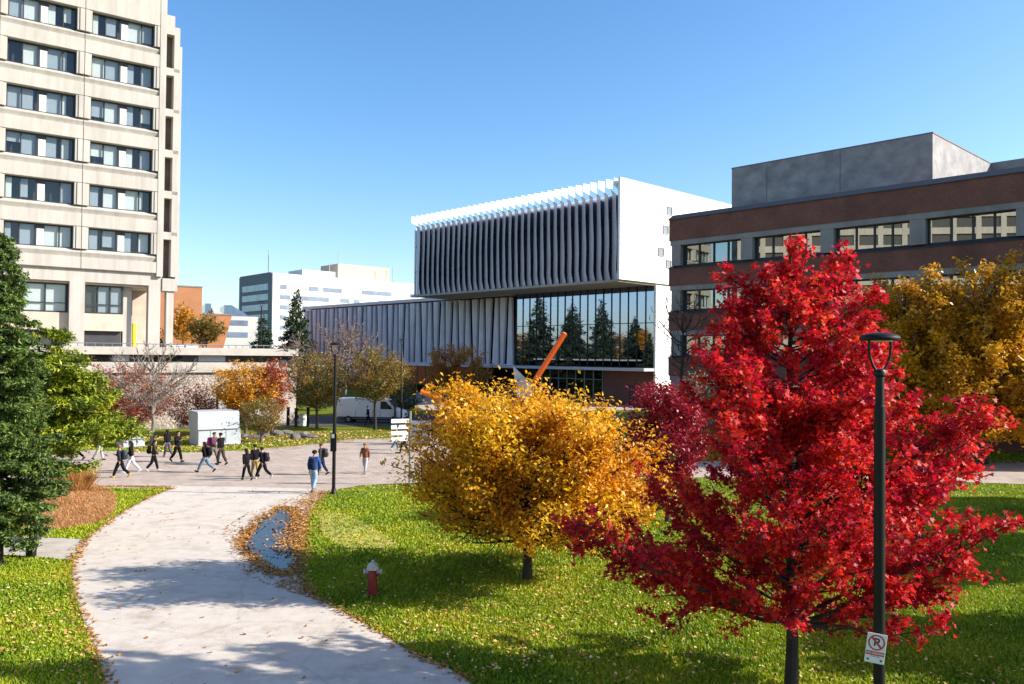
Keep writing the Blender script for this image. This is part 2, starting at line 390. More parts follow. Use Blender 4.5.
# ------------------------------------------------------------------ office tower
def dd(deg): return (math.sin(R(deg)), math.cos(R(deg)))
T = Fr(at(5, 178, 76), dd(53.4))
troot = empty('office_tower', T.P(7, 0, 5.7), 'pale beige concrete office tower with bands of dark windows, rising above the terrace at left', 'building')
TOPS = [39.8, 35.52, 31.24, 26.96, 22.68, 18.4]
BAYS = [-21.3, -14.2, -7.1, 0, 7.1]
X0, X1 = -21.6, 13.85
mbw = MB()
# spandrel profiles between windows
def spand(mb, top, bot, u0, u1, fr):   # top = bottom of window above, bot = top of window below
    prof = [(-.55, top), (-.5, top), (.0, top-.28), (.0, top-.36), (-.22, top-.78), (.06, top-.80), (.06, bot+.05), (-.03, bot), (-.55, bot)]
    mb.prism(fr, prof, u0, u1, 0)
for i, t in enumerate(TOPS):
    nb = TOPS[i+1] if i < 5 else 14.3
    for b in BAYS:
        spand(mbw, t-2.15, nb, b-.62, b+6.42, T)
        # pilaster pair either side of the groove
        mbw.box(T, b-.62, b-.03, -.55, -.02, t-2.14, t-.01)
        mbw.box(T, b+5.77, b+6.42, -.55, -.02, t-2.14, t-.01)
        mbw.box(T, b+6.0, b+6.42, -.02, .06, t-2.148, t-.01)
        mbw.box(T, b-.62, b-.30, -.02, .06, t-2.148, t-.01)
for b in BAYS: mbw.prism(T, [(-.55, 43.6), (.06, 43.6), (.06, 39.85), (-.03, 39.8), (-.55, 39.8)], b-.62, b+6.42)
# groove backing
for b in BAYS: mbw.box(T, b+6.42, b+6.48, -.55, -.25, 14.3, 43.5)
# right corner pier
mbw.box(T, 13.40, 14.0, -14, .10, 14.0, 43.6)
# lower band above the lobby, set back
mbw.box(T, X0, 13.9, -.65, -.30, 13.05, 14.3)
mbw.build('wall', M['conc'], troot)
core = MB(); core.box(T, X0, 13.35, -14, -1.3, 13.1, 43.3); core.box(T, X0, 10.4, -12, -1.4, 5.7, 13.06); core.build('core', M['dark'], troot)
side = MB(); 
# side wall at the right of the tower, with punched windows (seen in reflections)
for k, t in enumerate([43.6]+[x-2.15 for x in TOPS]):
    nb = ([x for x in TOPS]+[13.1])[k]
    side.box(T, 14.0, 14.12, -13.8, -.8, nb, t)
side.build('side_wall', M['conc'], troot)
st = MB()
st.box(T, 14.12, 15.0, -2.4, -.35, 13.4, 41.3); 
for t in TOPS:
    pass
st2 = MB()
FL = [39.75-4.28*i for i in range(7)]
for i in range(6):
    z = FL[i]; st2.box(T, 14.86, 15.42, -2.2, -.3, z-4.28, z-.42); st2.box(T, 14.0, 15.42, -2.2, -.3, z-.42, z+.45 if i == 0 else z+.35)
st2.box(T, 15.42, 15.75, -3, -.7, 13.8, 38.4)
st2.build('stair_tower', M['conc'], troot)
# keep the recessed dark stair openings
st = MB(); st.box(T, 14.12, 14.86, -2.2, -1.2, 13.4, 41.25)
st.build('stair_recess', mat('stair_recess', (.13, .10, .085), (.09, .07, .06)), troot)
cap = MB(); cap.box(T, 14.0, 14.95, -2.2, -.5, 40.2, 41.4); cap.build('stair_cap', M['conc'], troot); cap = MB(); cap.box(T, 14.12, 15.6, -2.8, -.5, 12.6, 13.9); cap.build('stair_cap', M['conc'], troot)
for b in BAYS:
    for i, t in enumerate(TOPS):
        fm = MB(); n0, n1 = -.62, -.50; wb, wt = t-2.13, t-.02
        fm.box(T, b-.01, b+5.74, n0, n1, wt-.1, wt); fm.box(T, b-.01, b+5.74, n0, n1, wb, wb+.07)
        for a, c in ((0, .1), (1.2, 1.3), (2.52, 2.68), (4.55, 4.66), (5.6, 5.74)): fm.box(T, b+a, b+c, n0+.001, n1+.015, wb, wt)
        fm.box(T, b+2.6, b+3.35, n0+.002, n1+.02, wt-.42, wt)
        fo = fm.build('window', M['frame'], troot)
        gm = MB(); gm.quad([T.P(u, -.60, z) for u, z in ((b, wb), (b+5.7, wb), (b+5.7, wt), (b, wt))]); gm.build('pane', M['glass'], fo)
        bl = MB(); bl.box(T, b+2.7, b+3.3, -.585, -.52, wb+.06, wt-.44, 0)
        for a, c in ((.1, 1.2), (1.3, 2.52), (3.35, 4.55), (4.66, 5.6)):
            rr = random.random()
            d_ = random.choice([0, 0, .0, .5, 1.2]) if rr < .9 else 9
            if d_ < 5: bl.box(T, b+a, b+c-random.choice([0, 0, .3, .6]), -.78, -.76, wb+d_*random.random(), wt-.05, 0 if random.random() < .55 else 1)
        bl.build('blind', [M['blind'], M['blind2']], fo)
# lobby storey
lb = MB()
for (a, c) in ((-21.6, -19), (-15, -14), (-8.6, -7.4), (-1.4, -.3), (5.55, 6.9), (12.75, 13.9)):
    lb = MB(); lb.box(T, a, c, -1.2, -.28, 5.7, 13.05); lb.build('column', M['conc'], troot)
for a, c, n0, n1, z in ((10.65, 11.45, -2.6, -1.7, 13.05), (14.6, 15.3, -1.6, -.7, 12.6), (11.7, 12.1, -5, -4.5, 12.84)):
    lb = MB(); lb.box(T, a, c, n0, n1, 5.7, z); lb.build('column', M['conc'], troot)
pn = MB(); pn.box(T, X0, 10.55, -1.35, -.9, 8.3, 10.0); pn.box(T, X0, 10.5, -3.5, -3.2, 5.7, 8.3); pn.box(T, X0, 14, -12, -.7, 12.85, 13.04); pn.box(T, 10.5, 14.6, -6.6, -6.2, 5.7, 12.84)
pn.build('lobby_wall', mat('lobby_concrete', (.52, .43, .34), (.42, .35, .28), scale=1), troot)
for (a, c) in ((-13.9, -8.7), (-7.3, -1.5), (-.2, 5.5), (6.95, 10.5)):
    fm = MB(); fm.box(T, a, c, -1.2, -1.05, 12.7, 12.84); fm.box(T, a, c, -1.2, -1.05, 10.02, 10.15)
    for k in range(4):
        u = a+(c-a-.14)*k/3; fm.box(T, u, u+.14, -1.21, -1.03, 10.02, 12.84)
    fm.box(T, a, c, -1.205, -1.06, 10.9, 10.97)
    fo = fm.build('lobby_window', M['frame'], troot)
    gm = MB(); gm.quad([T.P(u, -1.15, z) for u, z in ((a, 10.02), (c, 10.02), (c, 12.84), (a, 12.84))]); gm.build('pane', M['glass'], fo)
    bl = MB(); bl.box(T, a+(c-a)/3+.1, c-.2, -1.29, -1.27, 10.1, 12.7, random.choice([0, 1])); bl.build('blind', [M['blind2'], M['blind']], fo)
rf = MB(); rf.box(T, X0, 13.9, -14, -.6, 43.3, 43.5); rf.build('roof', M['greyconc'], troot)
o = MB(); o.tube([T.P(10.7, 3.2, 5.75), T.P(10.7, 3.2, 9.0)], .2, 8); o = o.build('banner_post', mat('yellow_paint', (.8, .62, .03), (.7, .52, .02), rough=.5)); tag(o, 'tall bright yellow post standing on the terrace before the tower columns', 'post')
# ------------------------------------------------------------------ terrace (podium)
W_ = Fr(gr(200, 427.5), dd(53.4))
def stone():
    m, N, L, b = newmat('rubble_stone'); b.inputs['Roughness'].default_value = .95
    tc = N.new('ShaderNodeTexCoord')
    v = N.new('ShaderNodeTexVoronoi'); v.inputs['Scale'].default_value = 3.1; v.feature = 'DISTANCE_TO_EDGE'; L.new(tc.outputs['Object'], v.inputs['Vector'])
    v2 = N.new('ShaderNodeTexVoronoi'); v2.inputs['Scale'].default_value = 3.1; L.new(tc.outputs['Object'], v2.inputs['Vector'])
    r0 = N.new('ShaderNodeValToRGB'); r0.color_ramp.elements[0].color = (.27, .225, .19, 1); r0.color_ramp.elements[1].color = (.46, .395, .345, 1)
    L.new(v2.outputs['Color'], r0.inputs[0])
    r = N.new('ShaderNodeValToRGB'); r.color_ramp.elements[0].position = .02; r.color_ramp.elements[0].color = (.5, .45, .42, 1); r.color_ramp.elements[1].position = .07; r.color_ramp.elements[1].color = (1, 1, 1, 1)
    L.new(v.outputs[0], r.inputs[0])
    mx = N.new('ShaderNodeMix'); mx.data_type = 'RGBA'; mx.blend_type = 'MULTIPLY'; mx.inputs[0].default_value = 1
    L.new(r0.outputs[0], mx.inputs[6]); L.new(r.outputs[0], mx.inputs[7]); L.new(mx.outputs[2], b.inputs['Base Color'])
    bp = N.new('ShaderNodeBump'); bp.inputs['Distance'].default_value = .12; bp.inputs['Strength'].default_value = .8; L.new(v.outputs[0], bp.inputs['Height']); L.new(bp.outputs[0], b.inputs['Normal'])
    return m
M['stone'] = stone()
tr = empty('terrace_building', W_.P(0, 0, -.5), 'low terrace building with rubble stone wall and pale parapet below the office tower', 'building')
ul = W_.hit(-80, 400)[0]; uj = W_.hit(218, 400)[0]; uk = W_.hit(226, 400)[0]; ud = W_.hit(250, 400)[0]; ue = W_.hit(298, 350)[0]
b_ = MB(); b_.box(W_, ul, uj, -6, 0, -.6, 3.05); b_.box(W_, ul, uj+.4, -6, -.25, 3.05, 4.6); b_.build('stone_wall', M['stone'], tr)
b_ = MB(); b_.box(W_, ul, ue, -.9, .1, 6.0, 6.66); b_.box(W_, ul, ue, -.6, .05, 4.6, 5.35); b_.box(W_, uj, uk, -6, .15, -.6, 3.2); b_.box(W_, ud+.6, ue, -6, -.3, -.6, 4.6)
b_.box(W_, uj+.4, ud+.6, -6, -.4, 3.2, 4.6); b_.box(W_, ul, uj, -.3, .03, 4.45, 4.6)
b_.build('parapet', M['conc2'], tr)
b_ = MB(); b_.box(W_, ul, ue-.3, -4, -.7, 5.35, 6.0); b_.box(W_, uk, ud+.6, -6, -1.5, -.6, 3.2); b_.build('recess', M['dark'], tr)
b_ = MB(); b_.box(W_, ul, ue-.1, -60, -1.0, 5.4, 5.68); b_.build('terrace_floor', M['conc2'], tr)
k = 0; u = ul+1
while u < ue-3:
    b_ = MB(); ln = random.choice([1.2, 2.4, 3.0]); b_.box(W_, u, u+ln, -.69, -.66, 5.42, 5.95); b_.build('window', M['glass'] if k % 2 else M['blind2'], tr); u += ln+random.choice([.4, 1.4]); k += 1
b_ = MB(); b_.box(W_, ue-1.8, ue-1.2, .12, .14, 5.0, 5.6); b_.box(W_, ue-1.0, ue-.5, .12, .14, 5.0, 5.6); b_.build('vent_opening', M['dark'], tr)
fo = MB(); 
for a in (uk+.05, (uk+ud)/2, ud+.35): fo.box(W_, a, a+.1, -1.3, -1.15, -.4, 3.0)
fo.box(W_, uk+.05, ud+.45, -1.3, -1.15, 1.4, 1.5)
fo = fo.build('door', M['conc2'], tr); b_ = MB(); b_.quad([W_.P(u, -1.25, z) for u, z in ((uk, -.4), (ud+.4, -.4), (ud+.4, 3), (uk, 3))]); b_.build('pane', M['glass'], fo)
# small posts/planters along the parapet
for px, hh, nm, lb_ in ((70, .9, 'bollard', 'short dark bollard left of the yellow post on the terrace parapet'), ):
    pass
# railing along the terrace
rl = MB(); u0, u1 = W_.hit(72, 345)[0], W_.hit(290, 345)[0]
n_ = 28
for i in range(n_+1):
    u = u0+(u1-u0)*i/n_; rl.tube([W_.P(u, -1.6, 5.68), W_.P(u, -1.6, 6.95)], .03, 5)
rl.tube([W_.P(u0, -1.6, 6.95), W_.P(u1, -1.6, 6.95)], .035, 5); rl.tube([W_.P(u0, -1.6, 6.3), W_.P(u1, -1.6, 6.3)], .02, 5)
M['blackm'] = mat('black_metal', (.006, .006, .007), (.004, .004, .005), rough=.5, spec=.3)
M['greym'] = mat('grey_metal', (.25, .26, .27), (.2, .2, .21), rough=.5, metal=.3)
tag(rl.build('railing', M['greym']), 'thin grey metal railing along the top of the terrace', 'railing')
wp = mat('white_paint', (.75, .76, .76), (.62, .63, .64), rough=.5, scale=2)
for i, (px, wd, hh) in enumerate(((66, 1.0, 1.0), (125, .9, .9), (182, 1.0, 1.1), (196, 1.1, 1.2))):
    u = W_.hit(px, 345)[0]; b_ = MB(); b_.box(W_, u, u+wd, -4, -3.2, 5.69, 5.69+hh); b_.box(W_, u-.06, u+wd+.06, -4.06, -3.14, 5.69+hh, 5.79+hh)
    tag(b_.build('planter', wp, bevel=.02), ['square white planter nearest the spruce on the terrace', 'square white planter beside the yellow post on the terrace', 'white planter right of the tower columns on the terrace', 'white planter in front of the orange brick building on the terrace'][i], 'planter', 'white planters on the terrace')
# ------------------------------------------------------------------ white finned building
Bf = Fr(at(625, 180, 105), dd(-43.7)); Af = Fr(Bf.o, dd(46.3))
M['clad'] = brickmat('white_cladding', (.86, .85, .83), (.84, .83, .81), (.60, .60, .60), dd(46.3), sc=1, wav=.04)
for n_ in M['clad'].node_tree.nodes:
    if n_.type == 'TEX_BRICK': n_.inputs['Brick Width'].default_value = 6; n_.inputs['Row Height'].default_value = .85; n_.inputs['Mortar Size'].default_value = .03
M['clad'].node_tree.nodes['Principled BSDF'].inputs['Roughness'].default_value = .5
M['fin'] = mat('grey_fin', (.50, .48, .51), (.44, .42, .45), scale=.5, rough=.5)
M['finlt'] = mat('pale_fin', (.62, .61, .66), (.54, .53, .58), scale=.5, rough=.55)
M['bglass'] = glassmat('blue_glass', tint=(.25, .30, .38), refl=.40, refcol=(.60, .70, .95), wob=.03)
M['sglass'] = glassmat('slit_glass', tint=(.08, .06, .06), refl=.10, refcol=(.7, .6, .62))
wb_ = empty('white_gallery_building', Bf.P(0, 0, -.5), 'white boxy building with upper storeys wrapped in twisting grey fins over a glass hall', 'building')
LEN = 44.5; DEP = 46
b_ = MB()
b_.box(Bf, 0, .35, -DEP, 0.95, 16.15, 29.2)                     # right side wall
b_.box(Bf, .35, LEN, -DEP, -.35, 26.9, 27.3)                 # roof
b_.box(Bf, LEN-.3, LEN, -DEP, .1, 16.15, 27.3)
b_.build('wall', M['clad'], wb_)
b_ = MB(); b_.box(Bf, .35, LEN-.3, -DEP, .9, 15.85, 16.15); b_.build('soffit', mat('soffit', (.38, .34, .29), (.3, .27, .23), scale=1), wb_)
b_ = MB(); b_.quad([Bf.P(u, 0, z) for u, z in ((.35, 16.15), (LEN-.3, 16.15), (LEN-.3, 27.2), (.35, 27.2))]); b_.build('curtain_wall_glass', M['bglass'], wb_)
b_ = MB()
for z in (20.0, 24.2): b_.box(Bf, .36, LEN-.3, .004, .1, z, z+.12)
b_.box(Bf, .36, LEN-.3, -12, -11, 16.2, 27.5, 0); 
for z in (20.0, 24.2): b_.box(Bf, .36, LEN-.3, -11, -.3, z-.1, z+.2)
b_.build('floor_edge', M['dark'], wb_)
NF = 34
for i in range(NF):
    u = .7+(LEN-1.4)*i/(NF-1); fb = MB(); a_ = []; K = 26; ph = i*.42
    for j in range(K+1):
        w_ = 16.2+(29.2-16.2)*j/K; f = j/K
        s_ = 1.20+.36*i/NF+.16*math.sin(f*4.6+i*.13)*math.sin(f*math.pi)
        if f > .86: t_ = min(1, (f-.86)/.05); s_ = s_*(1-t_)+(-.22)*t_
        if f < .10: s_ += (.1-f)*4
        p_ = .62 if f <= .86 else .62+.36*min(1, (f-.86)/.05)
        a_.append((Bf.P(u, .10, w_), Bf.P(u-s_, .10+p_, w_), Bf.P(u-s_-.03, .16+p_, w_), Bf.P(u-.06, .16, w_)))
    vv = [p for q in a_ for p in q]; ff = []
    for j in range(K):
        for c in range(4): ff.append((j*4+c, j*4+(c+1) % 4, (j+1)*4+(c+1) % 4, (j+1)*4+c))
    ff += [(3, 2, 1, 0), (K*4, K*4+1, K*4+2, K*4+3)]
    vv = [v if (Vector((v.x, v.y))-Bf.o).dot(Bf.d) > .37 else v+Vector((Bf.d.x, Bf.d.y, 0))*(.37-(Vector((v.x, v.y))-Bf.o).dot(Bf.d)) for v in vv]
    fb.add(vv, ff, 0); fb.m = [1 if (fi < 4*K and fi//4 >= 22) else 0 for fi in range(len(ff))]; fb.build('fin', [M['fin'], M['clad']], wb_)
# lower hall
Lo = Vector(Bf.o)+Vector(dd(46.3))*6.6; Lf = Fr(Lo, dd(-43.7)); HL = 15.85
b_ = MB(); b_.box(Lf, -.3, 0, -34, .2, -.6, HL); b_.build('side_wall', M['clad'], wb_)
b_ = MB(); b_.quad([Lf.P(u, 0, z) for u, z in ((0, 4.9), (26.8, 4.9), (26.8, HL), (0, HL))]); b_.build('hall_glass', M['bglass'], wb_)
b_ = MB(); 
for k in range(19): u = 26.6*k/18; b_.box(Lf, u, u+.09, .004, .12, 4.9, HL)
for z in (10.8, 7.8): b_.box(Lf, 0, 26.8, .002, .09, z, z+.1)
b_.build('mullions', M['frame'], wb_)
b_ = MB(); b_.box(Lf, 0, 92, -12, -11.5, -.5, 15.5); b_.box(Lf, 0, 26.8, -11, -.2, 4.5, 4.85); b_.box(Lf, 0, 26.8, -11.5, -.3, 10.3, 10.7); b_.build('interior', M['dark'], wb_)
b_ = MB(); b_.box(Lf, -.2, 34, -.1, 2.6, 4.35, 4.75); b_.build('canopy', mat('canopy', (.42, .43, .46), (.36, .37, .4)), wb_)
b_ = MB()
for k in range(8): u = 9.2+12*k/7; b_.box(Lf, u, u+.14, -.5, -.3, -.5, 4.4)
b_.box(Lf, 9.2, 21.4, -.5, -.3, 2.9, 3.02)
b_ = b_.build('ground_floor_window', mat('steel_frame', (.22, .26, .27), (.18, .2, .21)), wb_)
p_ = MB(); p_.quad([Lf.P(u, -.4, z) for u, z in ((9.2, -.5), (26, -.5), (26, 4.35), (9.2, 4.35))]); p_.build('pane', glassmat('green_glass', tint=(.2, .28, .28), refl=.08), b_)
p_ = MB(); bb = brickmat('brick_base', (.17, .06, .035), (.13, .045, .03), (.12, .1, .09), dd(-43.7)); p_.box(Lf, 0, 9.0, -.8, -.2, -.5, 4.4); p_.build('brick_base', bb, wb_); p_ = MB(); p_.box(Lf, 24.5, 34, -.8, -.2, -.5, 1.2); p_.build('brick_base', bb, wb_)
p_ = MB(); p_.box(Lf, 2.0, 4.4, -.19, -.12, -.45, 2.4); p_.build('door', M['frame'], wb_)
# square windows on the lit side
for px, py, sz in ((669.5, 211, .8), (665.7, 230, .8), (661, 252, .8), (668.5, 264, .7)):
    u, z = Af.hit(px, py); fm = MB(); s2 = sz*.62
    fr2 = Af
    sgn = 1 if Af.n.dot(Bf.d) < 0 else -1
    fm.box(Af, u-s2, u+s2, .005, .1, z+s2, z+s2+.1); fm.box(Af, u-s2, u+s2, .005, .1, z-s2-.1, z-s2); fm.box(Af, u-s2-.1, u-s2, .005, .1, z-s2-.1, z+s2+.1); fm.box(Af, u+s2, u+s2+.1, .005, .1, z-s2-.1, z+s2+.1)
    fo = fm.build('window', M['greym'], wb_); q = MB(); q.box(Af, u-s2, u+s2, .005, .03, z-s2, z+s2); q.build('pane', mat('grey_pane', (.2, .23, .27), (.16, .19, .22), rough=.1), fo)
# the long low wing with tapering panels
lw_ = empty('finned_wing', Lf.P(60, 0, -.5), 'long low lilac grey wing with tapering panels and dark slits, left of the white box', 'building')
b_ = MB(); b_.box(Lf, 26.8, 92, -30, -.8, 4.4, 15.6); b_.build('wall', M['dark'], lw_)
b_ = MB(); b_.quad([Lf.P(u, -.35, z) for u, z in ((26.8, 4.6), (92, 4.6), (92, 15.6), (26.8, 15.6))]); b_.build('strip_glass', M['sglass'], lw_)
b_ = MB(); b_.box(Lf, 26.9, 92.3, -30, .45, 15.75, 16.3); b_.box(Lf, 26.9, 92.3, -.1, .4, 4.3, 4.9); b_.build('roof_edge', mat('lilac_grey_panel', (.60, .59, .64), (.52, .51, .56), scale=.5, rough=.5), lw_)
NP = 38
for i in range(NP):
    u = 27.0+(65.2)*i/NP; pw = 65.2/NP; fb = MB(); vv = []; K = 8
    for j in range(K+1):
        w_ = 4.9+10.6*j/K; f = j/K
        a0 = f if i % 2 else 1-f; wd = pw*(.42+.42*a0)
        sh = pw*.10*math.sin(i*2.3)
        c_ = u+pw/2+sh*(1-a0)
        for q in ((c_-wd/2, -.1), (c_+wd/2, -.1), (c_+wd/2-.05, .25), (c_, .42), (c_-wd/2+.05, .25)): vv.append(Lf.P(q[0], q[1], w_))
    ff = []
    for j in range(K):
        for c in range(5): ff.append((j*5+c, j*5+(c+1) % 5, (j+1)*5+(c+1) % 5, (j+1)*5+c))
    ff += [(4, 3, 2, 1, 0), tuple(K*5+c for c in range(5))]
    fb.add(vv, ff, 0); fb.build('panel', M['finlt'], lw_)
b_ = MB()
for k in range(24): u = 34.5+2.4*k; b_.box(Lf, u, u+.1, -1.2, -1.0, -.5, 4.3)
b_ = b_.build('ground_floor_window', M['greym'], lw_)
p_ = MB(); p_.quad([Lf.P(u, -1.1, z) for u, z in ((34.3, -.5), (92, -.5), (92, 4.3), (34.3, 4.3))]); p_.build('pane', glassmat('grey_glass', tint=(.2, .24, .28), refl=.05, refcol=(.6, .6, .6)), b_)
# ------------------------------------------------------------------ brown brick building
dB = Vector(dd(-43.7)); Rf = Fr(at(669, 250, 82), (-dB.x, -dB.y))
rb = empty('brick_building', Rf.P(12, 0, -.5), 'dark red brick building with concrete penthouse behind the red maple', 'building')
M['brick'] = brickmat('dark_red_brick', (.24, .075, .045), (.17, .05, .035), (.2, .15, .12), (-dB.x, -dB.y), wav=.35)
RL = 46
bands = [(19.95, 17.85), (15.05, 13.35), (10.6, 8.9), (6.1, 4.4), (1.7, -.6)]
b_ = MB()
for t, bt in bands:
    b_.box(Rf, 0, RL, -26, 0, bt, t)
b_.build('wall', M['brick'], rb)
b_ = MB(); b_.prism(Rf, [(-.9, 20.55), (-.75, 20.55), (.12, 20.0), (.12, 19.952), (-.9, 19.952)], -.1, RL)
for t, bt in bands[1:]: b_.prism(Rf, [(-.7, t+.35), (-.5, t+.33), (.1, t+.05), (.1, t+.002), (-.7, t+.002)], -.05, RL)
b_.build('dark_ledge', M['roofdark'], rb)
b_ = MB()
for t, bt in bands[:4]: b_.box(Rf, .1, RL, -.8, -.06, bt-.48, bt-.003)
PIL = [(.25, 1.3), (8.0, 9.2), (15.7, 16.9), (23.1, 24.3), (30.6, 31.8), (38.2, 39.4)]
for k in range(4):
    for a, c in PIL: b_.box(Rf, a, c, -.9, -.1, bands[k+1][0]+.3, bands[k][1]-.48)
b_.box(Rf, .1, 1.0, -26, -.9, -.5, 19.9)
b_.build('concrete_frame', M['greyconc'], rb)
core = MB(); core.box(Rf, 1.2, RL, -25, -5, -.5, 19.9); core.build('core', M['dark'], rb)
ed = [1.3]+[x for a, c in PIL[1:] for x in (a, c)]+[RL]
for k in range(4):
    zb, zt = bands[k+1][0]+.32, bands[k][1]-.48
    for j in range(0, len(ed)-1, 2):
        a, c = ed[j], ed[j+1]; fm = MB()
        fm.box(Rf, a, c, -.75, -.6, zt-.1, zt-.002); fm.box(Rf, a, c, -.75, -.6, zb, zb+.1); ns = 4
        fr_ = [0, .27, .52, .76, 1] if (c-a) < 7 else [0, .25, .5, .75, 1]
        for f in fr_: u = a+(c-a-.14)*f; fm.box(Rf, u, u+.14, -.76, -.59, zb, zt-.01)
        fo = fm.build('window', M['frame'], rb)
        gm = MB(); gm.quad([Rf.P(u, -.7, z) for u, z in ((a, zb), (c, zb), (c, zt), (a, zt))]); gm.build('pane', M.setdefault('rglass', glassmat('reflective_glass', tint=(.3, .33, .33), refl=.30, refcol=(.92, .95, .88))), fo)
# penthouse
Pf = Rf.off(0, -8)
b_ = MB(); b_.box(Pf, 2.2, 22.1, -17, 0, 20.0, 26.1); 
b_ = b_.build('penthouse', mat('board_marked_concrete', (.36, .35, .35), (.20, .20, .205), scale=.7, rough=.9, bump=.2, stretch=(1, 1, 1.3), detail=12, lo=.32, hi=.70), rb)
q = MB()
for u in (6.2, 13.8): q.box(Pf, u, u+.06, .004, .02, 20.5, 26)
q.box(Pf, 2.15, 22.15, -17.05, .03, 26.1, 26.22); q.build('joint', mat('penthouse_trim', (.18, .18, .19), (.14, .14, .15)), b_)
Kf = Rf.off(0, -24); ku, kw = Kf.hit(990, 163); q = MB(); q.box(Kf, ku, ku+16, -8, 0, 20, kw); q.build('rooftop_block', M['greyconc'], rb)
# ------------------------------------------------------------------ far buildings
A3 = dd(48.6)
Hf = Fr(at(272.5, 300, 300), A3); hb = empty('hospital_block', Hf.P(0, 0, -.5), 'large distant white block with rows of small windows and a beige rooftop plant room', 'building')
M['farwhite'] = mat('far_white_wall', (.60, .59, .57), (.54, .53, .52), scale=.1, rough=.8)
b_ = MB(); zt = Hf.hit(272.5, 272.6)[1]; ur = Hf.hit(430, 285)[0]
b_.box(Hf, 0, ur, -30, 0, -.5, zt); ua, ub2 = Hf.hit(303, 272)[0], Hf.hit(336, 272)[0]; b_.box(Hf, ua, ub2, -12, -.5, zt, zt+2.2)
b_.build('wall', M['farwhite'], hb)
q = MB(); q.box(Hf, -.35, -.02, -28.5, -1, -.5, zt+.3); q.build('end_wall', mat('far_grey_wall', (.18, .19, .22), (.15, .16, .19)), hb)
ua, ub2 = Hf.hit(348, 268)[0], Hf.hit(400, 268)[0]; q = MB(); q.box(Hf, ua, ub2, -22, -8, zt, zt+6.5)
q.build('plant_room', mat('beige_plant', (.60, .46, .34), (.52, .4, .3)), hb)
rn = random.Random(3)
for k in range(6):
    z = zt-4.2-3.75*k; u = 3.0
    while u < ur-6:
        L_ = rn.choice([2.5, 2.5, 8, 14, 4]); q = MB(); q.box(Hf, u, min(u+L_, ur-1), .02, .08, z-1.6, z)
        q.build('window', M.setdefault('farwin', mat('far_window', (.20, .26, .36), (.14, .18, .26), rough=.2, scale=.3)), hb); u += L_+rn.choice([2, 5, 9])
    q = MB(); q.box(Hf, -.42, -.36, -26, -3, z-1.9, z+.4); q.build('window', mat('far_side_window', (.34, .46, .60), (.2, .28, .4), scale=.3, rough=.2), hb)
q = MB()
for px, a in ((258, 8), (266, 10), (337, 7), (346, 12), (390, 7), (401, 8)): 
    u = Hf.hit(px, 270)[0]; q.tube([Hf.P(max(u, 1), -6, zt), Hf.P(max(u, 1), -6, zt+a*.9)], .15, 4)
q.build('antenna', M['greym'], hb)
# brick block + sloped orange + white building
Of = Fr(at(176, 320, 150), dd(58)); z1 = Of.hit(190, 287)[1]; u1 = Of.hit(202, 300)[0]
ob = empty('orange_brick_block', Of.P(0, 0, -.5), 'plain tall orange brick block just right of the office tower', 'building')
M['obrick'] = brickmat('orange_brick', (.48, .20, .09), (.42, .17, .075), (.40, .2, .1), (1, 0), wav=.12)
q = MB(); q.box(Of, -9, u1, -20, 0, -.5, z1); q.build('wall', M['obrick'], ob); q = MB(); q.box(Of, -9.1, u1+.1, -20, .1, z1, z1+.25); q.build('roof_edge', M['greyconc'], ob)
of2 = Fr(at(202, 320, 172), dd(62)); z2 = of2.hit(215, 315)[1]; ua = of2.hit(232, 316)[0]; ub2 = of2.hit(224, 346)[0]
ob2 = empty('orange_brick_wing', of2.P(0, 0, -.5), 'lower orange brick wing with a slanted right edge, beside the tall brick block', 'building')
q = MB(); pr = [(of2.P(u, 0, z)) for u, z in ((-6, -.5), (ub2-2, -.5), (ua, z2), (-6, z2))]; pb = [p+Vector((of2.n.x, of2.n.y, 0))*-15 for p in pr]
q.add(pr+pb, [(0, 1, 2, 3), (7, 6, 5, 4), (0, 4, 5, 1), (1, 5, 6, 2), (2, 6, 7, 3), (3, 7, 4, 0)]); q.build('wall', M['obrick'], ob2); q = MB(); q.box(of2, -6, ua, -15, .1, z2, z2+.3); q.build('roof_edge', M['greyconc'], ob2)
Sf = Fr(at(203, 320, 225), dd(66)); zz = lambda y: Sf.hit(225, y)[1]
sb = empty('white_studio_building', Sf.P(0, 0, -.5), 'distant white building with glazed sawtooth skylights, behind the orange brick wing', 'building')
us = [Sf.hit(x, 320)[0] for x in (203, 212, 224, 249, 258)]
q = MB(); q.box(Sf, us[0]-10, us[4], -30, 0, -.5, zz(316)); q.add([Sf.P(us[1], 0, zz(316)), Sf.P(us[2]+1, 0, zz(316)), Sf.P(us[1], 0, zz(308)), Sf.P(us[1], -20, zz(316)), Sf.P(us[2]+1, -20, zz(316)), Sf.P(us[1], -20, zz(308))], [(0, 1, 2), (5, 4, 3), (0, 3, 4, 1), (1, 4, 5, 2), (2, 5, 3, 0)])
q.build('wall', M['farwhite'], sb)
q = MB(); q.box(Sf, us[0]+.5, us[1]-.3, -15, -.1, zz(316), zz(304)); q.add([Sf.P(us[2], -.1, zz(316)), Sf.P(us[3], -.1, zz(316)), Sf.P(us[3]-1, -.1, zz(313)), Sf.P(us[2]+2, -.1, zz(305)), Sf.P(us[2], -.1, zz(305))]+[Sf.P(a, -15, z) for a, z in ((us[2], zz(316)), (us[3], zz(316)), (us[3]-1, zz(313)), (us[2]+2, zz(305)), (us[2], zz(305)))], [(0, 1, 2, 3, 4), (9, 8, 7, 6, 5)]+[(i, 5+i, 5+(i+1) % 5, (i+1) % 5) for i in range(5)])
q.build('skylight', mat('skylight_glass', (.13, .2, .3), (.1, .16, .24), rough=.15), sb)
